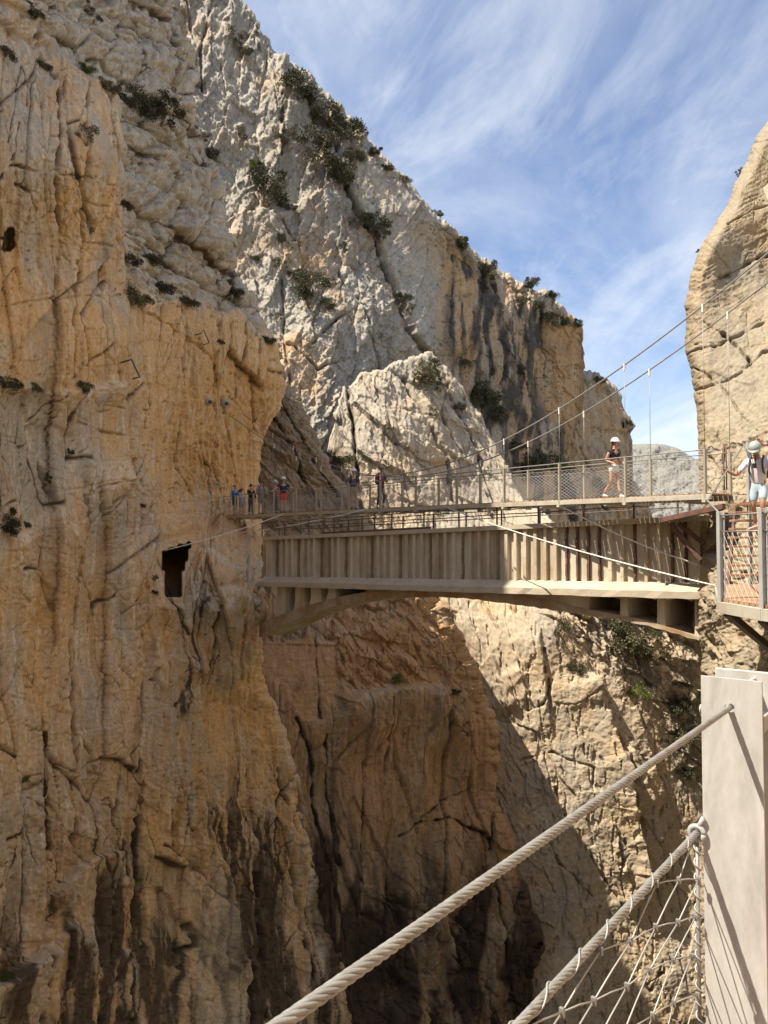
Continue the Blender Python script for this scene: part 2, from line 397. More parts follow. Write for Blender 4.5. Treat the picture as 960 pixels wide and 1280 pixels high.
def feat_left(U, V, Y):
    wu = U + 1.6 * fbm(U / 30, V / 30, 3, 1) + .5 * fbm(U / 7, V / 7, 2, 4); wv = V + 1.6 * fbm(U / 34, V / 34, 3, 2)
    grey = mask([(60, -420), (300, -420), (300, 60), (265, 150), (300, 250), (330, 350), (352, 420), (325, 415), (300, 385), (262, 392), (250, 372), (205, 372), (160, 360), (148, 230), (125, 120), (60, 40), (20, 0)], U, V, 7)
    topl = mask([(-340, -420), (70, -420), (60, 20), (120, 100), (65, 60), (40, 75), (0, 45), (-340, -40)], U, V, 8)
    flut = mask([(135, 540), (165, 560), (190, 680), (182, 760), (160, 760), (150, 640)], U, V, 8)
    pill = mask([(205, 742), (280, 670), (325, 665), (330, 800), (320, 860), (250, 900), (200, 880)], U, V, 10)
    slab = mask([(-340, 490), (65, 490), (85, 545), (66, 640), (30, 668), (-10, 690), (-340, 860)], U, V, 6)
    low = sm(880, 1050, V)
    smooth = 1 - np.clip(grey + topl, 0, 1)
    # blocks of the ledgy zone: rounded, beds dipping right
    xu = wu + 6 * fbm(U / 60, V / 50, 3, 5); xv = wv + 6 * fbm(U / 55, V / 60, 3, 7)
    sz = sm(-.3, .3, fbm(U / 100, V / 80, 2, 8))
    z1 = sm(-.25, .25, fbm(U / 80, V / 60, 2, 8))
    a, b = rot(xu, xv, 33, 46, 31); bl, gp = beds(a, b, 3, dome=1.7, gaps=True); bl = bl * 8; GJ = sm(.42, .12, gp)
    a, b = rot(xu, xv, 26, 25, 13); hb, gp = beds(a, b, 5, dome=1.5, gaps=True); bl = bl + hb * 4.2 * z1; GJ = np.maximum(GJ, .8 * z1 * sm(.36, .1, gp))
    a, b = rot(xu, xv, 84, 42, 14); hb, gp = beds(a, b, 7, dome=1.4, gaps=True); bl = bl + hb * 4.2 * (1 - z1); GJ = np.maximum(GJ, .8 * (1 - z1) * sm(.36, .1, gp))
    a, b = rot(xu, xv, 75, 13, 8); bl = bl + beds(a, b, 9) * 1.3
    bl = bl + broken(wu, wv, 75, 26, 11, 16, 3, 1.0, .5, .06) * 1.4 + 8 * fbm(wu / 80, wv / 50, 3, 9) - 7 * np.exp(-(fbm(*rot(U, V, 38, 160, 34), 3, 18) / .07) ** 2) - 6 * np.exp(-(fbm(*rot(U, V, 80, 150, 40), 3, 28) / .06) ** 2)
    a, b = rot(xu, xv, 30, 46, 30); tl = beds(a * 1.2, b * 1.3, 13, dome=1.5) * 7 + broken(wu, wv, 10, 26, 18, 14, 3) * 3
    # smooth buttress: tall flutes, thin joints
    vu = U + 2.2 * fbm(U / 90, V / 160, 3, 1) + .7 * fbm(U / 12, V / 30, 2, 4); vv = V + 4 * fbm(U / 40, V / 60, 3, 2)
    f1, f2, h, bx, by = worley(vu / 58, vv / 330, 21)
    sl = (_r3[h] - .5) * 15 + bx * (_r4[h] - .5) * 20 + by * (_r2[h] - .5) * 14 - 6.0 * np.exp(-((f2 - f1) / .014) ** 2); JB = np.exp(-((f2 - f1) / .016) ** 2)
    sl = soft(sl, 3)
    f1, f2, h, bx, by = worley(vu / 24, vv / 120, 22)
    sl = sl + (_r3[h] - .5) * 5.0 + bx * (_r4[h] - .5) * 5 - 7.0 * np.exp(-((f2 - f1) / .028) ** 2) * (_r1[h] > .5); JL = np.exp(-((f2 - f1) / .035) ** 2) * (_r1[h] > .5)
    sl = soft(sl, 1)
    f1, f2, h, bx, by = worley(vu / 11, vv / 46, 24)
    sl = sl + ((_r3[h] - .5) * 1.4 + bx * (_r4[h] - .5) * 1.4) * sm(-.25, .35, fbm(U / 60, V / 90, 2, 28)) - 3.5 * np.exp(-((f2 - f1) / .05) ** 2) * (_r1[h] > .7); JL = np.maximum(JL, .7 * np.exp(-((f2 - f1) / .06) ** 2) * (_r1[h] > .7))
    sl = sl + 1.6 * ridged(vu / 17, vv / 300, 2, 31) + .9 * ridged(vu / 6, vv / 90, 2, 35) + 4 * fbm(U / 90, V / 200, 2, 41)
    sl = sl + broken(wu, wv, 84, 80, 34, 43, 4, 1.0, .6, .022) * 1.7 * sm(-.3, .3, fbm(U / 80, V / 90, 2, 45))
    f1, f2, h, bx, by = worley(vu / 74, vv / 40, 23)
    sl = sl + (_r3[h] - .5) * 2.2 - 2.0 * np.exp(-((f2 - f1) / .025) ** 2) * (_r1[h] > .6)
    rough = 1.5 * fbm(wu / 14, wv / 17, 4, 51) * (.1 + .9 * sm(-.2, .5, fbm(U / 70, V / 70, 2, 53)))
    D = grey * bl + topl * tl * (1 - grey) + smooth * (sl + rough)
    D = D + flut * 4.0 * ridged(wu / 6.5, wv / 140, 2, 61)
    D = D + pill * (9 * fbm(U / 44, V / 60, 3, 63))
    D = D + low * (5 * ridged(wu / 22, wv / 210, 3, 65) + 4 * broken(wu, wv, 84, 70, 24, 67, 3, 1.2, .4, .04))
    D = D + slab * (-7)
    D = soft(D, 1)
    pit = worley(U / 15, V / 15, 75); D = D - 4.5 * np.exp(-(pit[0] / .10) ** 2) * (_r3[pit[2]] > .8)
    D = D + .5 * fbm(U / 4.5, V / 5.5, 3, 71) + .5 * fbm(U / 9, V / 14, 2, 73) + broken(U, V, 80, 10, 7, 77, 2, 1.2, .4, .08) * .7 * (.25 + .75 * sm(-.15, .35, fbm(U / 50, V / 60, 2, 78)))
    D = D * 1.15
    G = np.maximum(.85 * JL, .75 * JB) * smooth + .75 * GJ * grey
    cr = lambda w, d, s, *p: crack(D, U + 2 * fbm(U / 26, V / 26, 3, 1), V + 2 * fbm(U / 26, V / 26, 3, 2), p, w * 1.1, d * 1.7, G, s)
    stp = lambda amt, fall, *p: step(D, U + 3 * fbm(U / 26, V / 26, 3, 1), V + 3 * fbm(U / 26, V / 26, 3, 2), p, amt, fall, 1.8)
    # edge of the smooth buttress and its ledges (walking along, the proud side lies to the right)
    stp(16, 60, (118, 108), (135, 140), (144, 200), (145, 300), (142, 380), (140, 430), (136, 482))
    stp(10, 50, (-60, 20), (0, 50), (40, 75), (66, 98)); stp(7, 30, (72, 100), (95, 108), (125, 118))
    
    stp(9, 55, (-60, 470), (0, 479), (30, 482), (62, 489), (92, 487), (120, 476), (141, 475), (158, 470))
    stp(12, 60, (165, 395), (168, 440), (166, 500), (165, 566), (177, 596), (182, 650), (200, 690))
    
    stp(7, 30, (66, 634), (72, 662), (68, 700), (65, 752))
    
    stp(-6, 30, (36, 494), (50, 530), (82, 543), (92, 560), (97, 600))
    stp(9, 45, (96, 578), (120, 578), (141, 580), (148, 600)); stp(6, 30, (107, 655), (101, 630), (96, 580))
    stp(9, 30, (160, 360), (190, 372), (232, 378), (262, 392), (300, 385)); 
    stp(-13, 26, (197, 687), (225, 681), (249, 671), (262, 655))
    stp(10, 26, (245, 722), (250, 700), (268, 692), (290, 700), (298, 716)); stp(10, 34, (252, 760), (258, 742), (285, 735), (312, 745), (326, 765))
    stp(8, 40, (205, 760), (215, 748), (248, 744), (270, 760))
    
    stp(17, 60, (253, 835), (252, 870), (247, 1000), (252, 1050), (274, 1082), (281, 1150), (290, 1300))
    
    stp(19, 60, (-20, 1240), (45, 1192), (60, 1150), (60, 1120), (95, 1085), (120, 1066), (134, 1064)); stp(7, 30, (144, 850), (145, 980), (136, 1036), (120, 1066))
    stp(12, 40, (0, 1226), (45, 1196), (77, 1163)); stp(6, 24, (75, 1232), (78, 1163))
    stp(8, 25, (205, 690), (207, 740), (203, 800)); stp(9, 40, (188, 850), (190, 800), (205, 745))
    for w, d, s, p in [
        (1.5, 9, .7, ((48, 40), (48, 65), (55, 90), (66, 112), (67, 150), (70, 172), (66, 215), (67, 280), (63, 325), (58, 380))),
        (1.3, 9, .6, ((94, 110), (95, 165), (94, 220), (92, 280), (87, 345), (80, 425), (80, 470))), (1.0, 5, .4, ((124, 230), (125, 300))),
        (1.1, 6, .6, ((22, 155), (15, 200))), (1.0, 4, .3, ((33, 100), (31, 135))), (1.0, 4, .4, ((18, 100), (19, 125))), (1.3, 6, .5, ((8, 208), (24, 207), (40, 214))), (1.6, 6, .5, ((18, 230), (30, 236), (37, 236))),
        (1.0, 3, .2, ((0, 382), (30, 377), (98, 371), (140, 372))), (1.0, 3, .3, ((93, 247), (140, 254))), (1.0, 3, .3, ((70, 216), (98, 218))), (1.0, 3, .2, ((95, 300), (143, 303))),
        (1.1, 5, .5, ((192, 382), (193, 468))), (1.0, 4, .4, ((232, 400), (230, 466))), (1.4, 7, .6, ((303, 372), (304, 420), (298, 500))), (1.2, 5, .5, ((323, 425), (319, 495), (322, 540))),
        (1.2, 5, .4, ((160, 386), (205, 405), (250, 436), (262, 450))), (1.0, 4, .3, ((268, 395), (266, 470), (270, 560))), (1.2, 6, .6, ((282, 410), (284, 440), (276, 470))),
        (1.3, 6, .5, ((150, 575), (158, 610), (160, 650), (161, 672))), (1.3, 6, .5, ((97, 620), (107, 655), (101, 705), (96, 760), (97, 825), (88, 880))), (1.2, 6, .5, ((104, 617), (120, 608), (147, 605))), (1.1, 5, .4, ((112, 652), (135, 625), (147, 612))),
        (1.2, 5, .4, ((57, 578), (62, 610), (68, 636))), (1.0, 4, .3, ((0, 634), (26, 623))), (1.0, 4, .3, ((87, 500), (86, 540))), (1.1, 4, .4, ((88, 527), (120, 540), (141, 546))), (1.0, 4, .3, ((56, 492), (55, 530))), (1.0, 4, .4, ((119, 478), (120, 505), (140, 510))),
        (1.4, 7, .6, ((52, 893), (58, 940), (62, 1000), (62, 1062))), (1.3, 6, .5, ((90, 800), (92, 925), (93, 968))), (1.2, 6, .4, ((88, 880), (96, 920), (94, 1000), (94, 1060))), (1.0, 4, .4, ((94, 968), (120, 950), (140, 935))),
        (1.5, 8, .6, ((145, 858), (145, 980), (136, 1036))), (1.5, 9, .8, ((47, 1186), (45, 1250), (43, 1300))), (1.4, 8, .7, ((78, 1165), (76, 1225), (64, 1290))), (1.4, 7, .6, ((172, 975), (166, 1060), (168, 1120), (162, 1200), (158, 1300))), (1.2, 6, .5, ((133, 1066), (134, 1110), (140, 1190), (120, 1290))),
        (1.3, 6, .5, ((120, 1290), (140, 1230), (160, 1190))), (1.6, 8, .8, ((300, 1100), (302, 1180), (306, 1290))), (1.5, 8, .7, ((316, 1090), (320, 1180), (330, 1290))), (2.0, 8, .7, ((228, 1155), (232, 1180), (222, 1190))), (1.3, 6, .6, ((170, 770), (178, 830), (175, 900), (168, 980))), (1.5, 7, .6, ((190, 835), (188, 850), (192, 862))),
        (1.3, 6, .5, ((250, 720), (262, 732), (275, 760))), (1.2, 5, .5, ((288, 702), (325, 748))), (2.2, 8, .6, ((272, 765), (266, 825), (253, 866), (250, 900))), (1.2, 5, .4, ((262, 690), (263, 672), (275, 668))), (1.3, 5, .4, ((310, 670), (312, 740), (318, 800))), (1.2, 5, .3, ((300, 760), (306, 800), (300, 850))),
        (1.6, 9, .8, ((352, 905), (368, 960), (384, 1030), (398, 1090), (412, 1160), (436, 1290))), (1.4, 7, .6, ((340, 960), (362, 1050), (372, 1120), (392, 1200), (400, 1290))), (1.4, 6, .4, ((205, 1010), (208, 1030), (205, 1060))),
        (1.0, 4, .4, ((58, 1020), (46, 1040))), (1.6, 6, .7, ((0, 1084), (7, 1078))), (1.2, 5, .5, ((150, 1050), (155, 1130)))]:
        cr(w, d, s, *p)
    # the mouth of the old gallery and the small hollow
    hole = mask([(202, 690), (222, 684), (239, 679), (233, 697), (227, 716), (224, 748), (206, 748), (204, 715)], U, V, 1.2)
    D = D * (1 - .85 * sm(.05, .5, mask([(192, 680), (250, 668), (240, 700), (232, 716), (230, 752), (200, 754)], U, V, 5)))
    push = 8.0 * sm(.2, .6, hole) + .9 * sm(.3, .8, mask([(2, 284), (14, 284), (16, 300), (10, 314), (0, 312), (-4, 296)], U, V, 2))
    push = push + .5 * sm(.3, .8, mask([(55, 893), (60, 1000), (63, 1062), (58, 1062), (54, 1000)], U, V, 1.5))
    # colours
    warm = .44 + .5 * mask([(160, 385), (300, 385), (350, 440), (360, 520), (330, 560), (330, 700), (200, 700), (180, 640), (165, 560)], U, V, 12)
    warm = warm + .28 * mask([(-40, 380), (140, 380), (160, 480), (-40, 478)], U, V, 30) + .2 * mask([(80, 240), (142, 200), (142, 480), (70, 480)], U, V, 16)
    warm = warm - .75 * grey - .22 * mask([(-340, 492), (60, 492), (85, 545), (70, 650), (0, 690), (-340, 800)], U, V, 10) - .22 * mask([(20, 60), (60, 60), (60, 300), (10, 360), (-20, 200)], U, V, 18)
    warm = warm + .55 * mask([(182, 215), (200, 205), (232, 215), (232, 262), (222, 278), (190, 250)], U, V, 5) + .5 * mask([(50, -30), (105, -30), (92, 25), (70, 15)], U, V, 4) + .5 * mask([(140, 10), (160, 20), (165, 35), (150, 30)], U, V, 4) + .5 * mask([(166, 62), (190, 65), (194, 85), (182, 98), (165, 85)], U, V, 4) + .5 * mask([(222, 96), (248, 92), (244, 108), (225, 110)], U, V, 3) + .4 * mask([(215, 112), (262, 138), (258, 148), (220, 128)], U, V, 4) + .4 * mask([(250, 285), (285, 300), (285, 305), (250, 293)], U, V, 3)
    warm = warm + .35 * mask([(10, 290), (20, 300), (12, 420), (-10, 420)], U, V, 4)
    warm = warm + .25 * mask([(-20, 690), (180, 690), (205, 790), (160, 860), (-20, 1000)], U, V, 30) + .25 * mask([(255, 870), (325, 830), (345, 900), (330, 960), (260, 960)], U, V, 14) + .3 * mask([(300, 800), (330, 800), (345, 920), (330, 1010), (312, 990)], U, V, 10)
    warm = warm + .25 * mask([(160, 1000), (210, 1000), (230, 1300), (150, 1300)], U, V, 16)
    G0 = G; G = 0 * G
    G = G + .85 * mask([(243, 748), (256, 752), (252, 800), (243, 850), (222, 900), (212, 920), (216, 870), (232, 815)], U, V, 4) + .45 * mask([(268, 770), (285, 790), (280, 860), (255, 880)], U, V, 8)
    G = G + .75 * mask([(252, 985), (262, 1000), (330, 1010), (345, 1060), (345, 1300), (295, 1300), (283, 1150), (274, 1080), (255, 1050)], U, V, 10) + .5 * mask([(285, 940), (295, 940), (298, 1000), (280, 1010)], U, V, 5)
    G = G + .6 * mask([(140, 1060), (172, 1000), (170, 1300), (70, 1300), (90, 1180)], U, V, 20) + .9 * mask([(198, 1160), (215, 1168), (225, 1185), (218, 1210), (204, 1205)], U, V, 4) + .4 * mask([(150, 900), (168, 880), (172, 960), (150, 1000)], U, V, 8)
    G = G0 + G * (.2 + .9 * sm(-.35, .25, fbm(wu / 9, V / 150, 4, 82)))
    G = G + .3 * mask([(205, 745), (245, 742), (245, 790), (200, 800)], U, V, 6) + .8 * sm(930, 1230, V) * sm(-.5, .3, fbm(U / 30, V / 160, 3, 81))  # low down: varnish streaks plus the gorge's deepening shade, put into the colour
    G = G + .25 * slab + .35 * grey * sm(.1, .6, fbm(U / 40, V / 40, 3, 83))
    pale = .8 * mask([(28, 668), (64, 634), (72, 640), (68, 652), (30, 680)], U, V, 3) + .6 * mask([(96, 578), (141, 580), (150, 610), (110, 612)], U, V, 4) + .6 * mask([(88, 488), (110, 478), (141, 474), (141, 490), (90, 498)], U, V, 3) + .45 * mask([(255, 735), (300, 735), (310, 750), (270, 752)], U, V, 4) + .5 * mask([(236, 1090), (270, 1085), (282, 1150), (288, 1300), (230, 1300)], U, V, 10) + .5 * mask([(264, 694), (280, 700), (282, 712), (270, 708)], U, V, 3)
    pale = pale + .5 * sm(.55, .9, fbm(U / 5, V / 60, 2, 91)) * smooth
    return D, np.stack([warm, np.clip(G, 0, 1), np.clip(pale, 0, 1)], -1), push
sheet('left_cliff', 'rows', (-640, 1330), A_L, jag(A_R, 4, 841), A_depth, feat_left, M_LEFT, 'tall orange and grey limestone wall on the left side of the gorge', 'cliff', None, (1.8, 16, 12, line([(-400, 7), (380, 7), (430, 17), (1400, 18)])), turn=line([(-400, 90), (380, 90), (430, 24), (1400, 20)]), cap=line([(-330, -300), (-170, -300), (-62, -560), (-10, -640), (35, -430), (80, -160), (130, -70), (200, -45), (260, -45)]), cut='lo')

# ------------------------------------------------------------------ left wall beyond the bridges
D_R = line([(440, 349), (475, 358), (490, 368), (520, 384), (560, 404), (590, 420), (640, 452), (690, 478), (740, 536), (765, 556), (800, 574), (835, 590), (870, 606), (905, 618), (940, 622), (1000, 622), (1040, 632), (1080, 640), (1130, 652), (1200, 676), (1300, 706)])
D_L = line([(440, 300), (520, 300), (640, 300), (1300, 240)])
D_depth = tps([(300, 450, 58), (380, 520, 58), (330, 600, 54), (440, 640, 62), (300, 700, 53), (300, 850, 47), (400, 850, 50), (480, 780, 55), (560, 800, 60), (610, 900, 61), (500, 900, 55), (380, 950, 47), (420, 1100, 47), (520, 1050, 54), (620, 1050, 60), (640, 1200, 59), (540, 1250, 54), (430, 1290, 47), (300, 1290, 46), (700, 1300, 62)])
def feat_deep(U, V, Y):
    wu = U + 1.6 * fbm(U / 30, V / 30, 3, 101) + .5 * fbm(U / 8, V / 8, 2, 104); wv = V + 1.6 * fbm(U / 32, V / 32, 3, 102)
    top = 1 - sm(650, 700, V)
    blk = mask([(400, 745), (540, 740), (620, 890), (600, 900), (560, 850), (520, 855), (450, 862), (415, 880), (395, 830)], U, V, 10)
    a, b = rot(wu, wv, 40, 42, 13); cone = broken(wu, wv, 42, 60, 16, 103, 3, 1.3, .6) * 5 + 4 * fbm(a * 1.6, b * 1.2, 4, 105)
    a, b = rot(wu, wv, 50, 34, 19); B1 = broken(wu, wv, 55, 46, 20, 111, 3, 1.5, .5, .05) * 6 + 5 * fbm(a * .8, b * .8, 3, 113)
    f1, f2, h, bx, by = worley(wu / 32, wv / 190, 121)
    fl = (_r3[h] - .5) * 9 + bx * (_r4[h] - .5) * 10 - 5 * np.exp(-((f2 - f1) / .04) ** 2)
    fl = fl + 7 * ridged(wu / 34, wv / 280, 3, 123) + 2.0 * ridged(wu / 9, wv / 110, 2, 125) + 18 * fbm(U / 85, V / 190, 2, 127)
    fl = fl + broken(wu, wv, 80, 80, 28, 129, 3, 1.2, .4, .04) * 3.4
    lowb = sm(1080, 1180, V) * sm(440, 500, U)
    D = top * cone + (1 - top) * (blk * B1 + (1 - blk) * fl) + lowb * broken(wu, wv, 70, 56, 36, 131, 3, 1.6, .5, .04) * 9
    D = D + .6 * fbm(U / 5, V / 6, 3, 133) + 1.0 * fbm(U / 12, V / 18, 3, 135)
    G = np.zeros(U.shape)
    stp = lambda amt, fall, *p: step(D, U + 3 * fbm(U / 26, V / 26, 3, 1), V + 3 * fbm(U / 26, V / 26, 3, 2), p, amt, fall, 1.8)
    stp(16, 60, (425, 884), (440, 866), (470, 862), (515, 855), (545, 858), (562, 890), (570, 915)) ; stp(12, 40, (540, 742), (572, 805), (600, 850))
    # the dressed wall under the arch: a flat rust-coloured face
    wall = mask([(322, 806), (418, 800), (420, 862), (398, 902), (372, 905), (356, 880), (348, 858), (322, 850)], U, V, 2.5)
    D = D * (1 - wall) + wall * (10 + 1.0 * fbm(U / 6, V / 6, 3, 141) + beds(U / 12, V / 8, 143, dome=.4) * .6 + 3 * np.exp(-((V - 809) / 3.0) ** 2) * beds(U / 5, V / 9, 144)) ; stp(10, 50, (424, 905), (420, 855), (417, 800))
    for w, d, s, p in [(1.1, 4, .4, ((392, 800), (394, 850), (396, 900))), (2.0, 9, .8, ((608, 1052), (612, 1015), (622, 980), (618, 930))), (1.6, 8, .6, ((480, 870), (482, 930), (478, 980))), (1.5, 7, .5, ((452, 940), (455, 1030), (450, 1100))),
        (1.7, 8, .8, ((368, 900), (385, 950), (392, 1030), (410, 1100), (430, 1180), (452, 1290))), (1.4, 6, .6, ((402, 920), (408, 1000), (420, 1080))), (1.4, 7, .5, ((548, 858), (562, 885), (560, 905), (580, 920))),
        (1.4, 7, .5, ((520, 1030), (560, 1022), (600, 1040), (610, 1060))), (1.4, 6, .4, ((500, 1046), (560, 1000), (590, 985))), (1.6, 9, .7, ((612, 1100), (628, 1180), (640, 1290))), (1.6, 9, .6, ((560, 1130), (572, 1200), (560, 1290))), (1.4, 7, .5, ((340, 520), (365, 560), (402, 640))), (1.3, 7, .5, ((350, 500), (372, 540), (420, 620)))]:
        crack(D, wu, wv, p, w, d, G, s)
    warm = .45 + .35 * blk + .45 * wall + .25 * mask([(430, 900), (610, 900), (620, 1060), (440, 1060)], U, V, 30) - .5 * top + .3 * mask([(590, 880), (625, 900), (622, 1080), (590, 1060)], U, V, 10)
    G = G + .35 * top + 1.0 * sm(930, 1200, V) * sm(-.6, .25, fbm(U / 34, V / 160, 3, 147)) + .45 * mask([(380, 900), (430, 880), (440, 1000), (470, 1300), (380, 1300)], U, V, 20) + .35 * wall * sm(-.3, .4, fbm(U / 16, V / 50, 3, 145))  # lower wall's deep shade is painted into the dark mask along with varnish
    pale = .5 * mask([(430, 866), (545, 858), (550, 868), (440, 880)], U, V, 3)
    return D, np.stack([warm, np.clip(G, 0, 1), pale], -1), None
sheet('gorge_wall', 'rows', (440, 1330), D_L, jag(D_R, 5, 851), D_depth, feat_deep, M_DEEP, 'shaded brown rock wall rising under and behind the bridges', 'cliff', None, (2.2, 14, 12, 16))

# ------------------------------------------------------------------ pale spur beyond, sunlit, running down under the bridge
E_T = line([(330, 640), (380, 625), (405, 575), (430, 483), (460, 464), (500, 450), (540, 442), (562, 462), (590, 505), (615, 545), (640, 592), (655, 625), (700, 650), (760, 668), (890, 680), (985, 690)])
E_B = line([(330, 1330), (985, 1330)])
E_depth = tps([(330, 640, 78), (430, 480, 84), (540, 440, 92), (480, 560, 79), (600, 560, 90), (640, 640, 84), (540, 660, 77), (740, 680, 73), (880, 690, 72), (970, 800, 72), (970, 1200, 64), (560, 760, 70), (620, 850, 68), (680, 800, 68), (760, 800, 69.5), (880, 800, 70), (640, 950, 66), (720, 1000, 65), (790, 950, 66.5), (870, 950, 69), (650, 1280, 60), (760, 1280, 60), (840, 1150, 65), (880, 1280, 63), (400, 1290, 66), (330, 900, 72)])
def feat_spur(U, V, Y):
    wu = U + 1.6 * fbm(U / 26, V / 26, 3, 201) + .5 * fbm(U / 7, V / 7, 2, 204); wv = V + 1.6 * fbm(U / 28, V / 28, 3, 202)
    up = 1 - sm(660, 720, V)
    veg = mask([(685, 745), (870, 770), (890, 1000), (860, 985), (820, 900), (790, 860), (745, 830), (715, 790), (690, 775)], U, V, 10)
    a, b = rot(wu, wv, 62, 48, 15); s1 = broken(wu, wv, 62, 80, 20, 203, 4, 1.4, .5, .05) * 5 + 5 * fbm(U / 60, V / 70, 3, 207)
    lo = broken(wu, wv, 80, 110, 56, 211, 5, 1.2, .7, .018, .46) * 3.2 + 2.2 * fbm(U / 90, V / 110, 2, 217) + .8 * facets(*rot(wu, wv, 86, 13, 8), 216, 1.2, .6, .05) * sm(-.1, .4, fbm(U / 50, V / 50, 2, 214)) - 3.0 * (ridged(*rot(wu, wv, 82, 70, 17), 2, 218) > 1.22)
    a, b = rot(wu, wv, 60, 30, 12); vg = broken(wu, wv, 62, 44, 14, 219, 3, 1.5, .6) * 7 + 5 * fbm(U / 16, V / 20, 4, 221)
    D = up * s1 + (1 - up) * ((1 - veg) * lo + veg * vg) + .55 * fbm(U / 4.5, V / 5, 3, 223) + .7 * fbm(U / 11, V / 13, 3, 225)
    G = np.zeros(U.shape)
    stp = lambda amt, fall, *p: step(D, U + 3 * fbm(U / 26, V / 26, 3, 1), V + 3 * fbm(U / 26, V / 26, 3, 2), p, amt, fall, 1.8)
    
    stp(10, 50, (560, 760), (590, 790), (615, 820), (640, 870)); stp(9, 40, (690, 745), (710, 790), (735, 830), (750, 860))
    # the deep gully on the right of the pale face and the ribs beyond it
    stp(22, 34, (748, 850), (768, 915), (783, 955), (792, 1005), (803, 1070), (812, 1120))
    stp(14, 30, (790, 940), (816, 1000), (827, 1040), (829, 1095)); stp(9, 30, (834, 1040), (850, 1085)); stp(10, 30, (652, 842), (660, 870)); stp(7, 40, (676, 800), (683, 850), (688, 905))
    stp(8, 40, (770, 830), (800, 900), (830, 990)); stp(6, 30, (690, 1040), (720, 1110), (760, 1180)); stp(6, 26, (765, 1030), (778, 1085))
    for w, d, p in [(3, 10, ((748, 858), (768, 915), (783, 955), (792, 1005), (803, 1070)))]:
        crack(D, wu, wv, p, w, d, G, .15)
    for w, d, s, p in [(2.2, 9, .4, ((679, 812), (681, 840))), (1.8, 8, .4, ((685, 848), (688, 900))), (1.2, 6, .3, ((655, 850), (660, 890), (680, 880), (690, 850))), (1.3, 6, .3, ((602, 745), (625, 790))), (1.2, 5, .3, ((650, 950), (690, 940), (740, 960))), (1.3, 6, .4, ((775, 1040), (782, 1065), (772, 1080))), (1.4, 7, .4, ((695, 985), (705, 1020))),
        (1.2, 6, .3, ((660, 830), (662, 870))), (1.2, 6, .3, ((727, 930), (732, 945))), (1.2, 6, .3, ((742, 960), (741, 1000))), (1.5, 7, .4, ((770, 1040), (776, 1080), (770, 1100))), (1.4, 6, .3, ((735, 1060), (755, 1100), (790, 1150))), (1.6, 8, .5, ((812, 1230), (830, 1215), (830, 1200), (815, 1240))), (1.4, 6, .3, ((680, 1040), (700, 1080), (740, 1120))),
        (2.4, 11, .7, ((435, 485), (441, 530), (446, 580), (452, 640))), (1.8, 8, .5, ((505, 470), (530, 520), (560, 580), (575, 640))), (1.6, 8, .5, ((545, 460), (575, 520), (600, 575), (622, 640))), (1.4, 6, .4, ((470, 500), (500, 560), (515, 640))), (1.5, 7, .5, ((560, 480), (552, 520), (580, 570)))]:
        crack(D, wu, wv, p, w, d, G, s)
    warm = .2 + .25 * (1 - up) - .12 * veg + .25 * mask([(470, 560), (560, 570), (560, 660), (440, 660)], U, V, 16) + .3 * sm(.1, .6, fbm(U / 40, V / 60, 3, 231)) * (1 - up)
    G = G + .6 * veg * sm(-.4, .3, fbm(U / 22, V / 22, 3, 233)) + .12 * up
    return D, np.stack([warm, np.clip(G, 0, 1), .35 * sm(.3, .8, fbm(U / 20, V / 26, 3, 235))], -1), None
sheet('spur', 'cols', (330, 985), jag(E_T, 5, 811), E_B, E_depth, feat_spur, M_SPUR, 'pale sunlit limestone spur dropping into the gorge under the bridges', 'cliff', (1.2, 4, 8, 14), None)

# ------------------------------------------------------------------ the grey mountain
F_T = line([(180, -200), (215, -150), (250, -70), (285, -22), (305, 0), (318, 12), (325, 38), (345, 66), (372, 80), (390, 98), (405, 114), (425, 128), (432, 142), (450, 160), (462, 178), (478, 192), (505, 216), (520, 236), (540, 258), (560, 278), (580, 300), (600, 320), (620, 326), (636, 340), (648, 352), (668, 360), (690, 374), (705, 380), (717, 396), (723, 410), (726, 440)])
F_B = line([(180, 700), (726, 720)])
F_depth = tps([(200, -100, 138), (250, 50, 130), (250, 300, 118), (350, 100, 133), (320, 60, 136), (420, 150, 138), (400, 250, 126), (330, 400, 113), (420, 380, 117), (330, 600, 101), (450, 560, 109), (480, 300, 131), (500, 240, 136), (545, 270, 138), (545, 420, 132), (520, 500, 126), (580, 340, 152), (600, 480, 152), (640, 560, 160), (630, 345, 168), (690, 400, 172), (680, 500, 172), (722, 420, 186), (720, 540, 186), (700, 650, 174), (600, 660, 146), (480, 690, 112)])
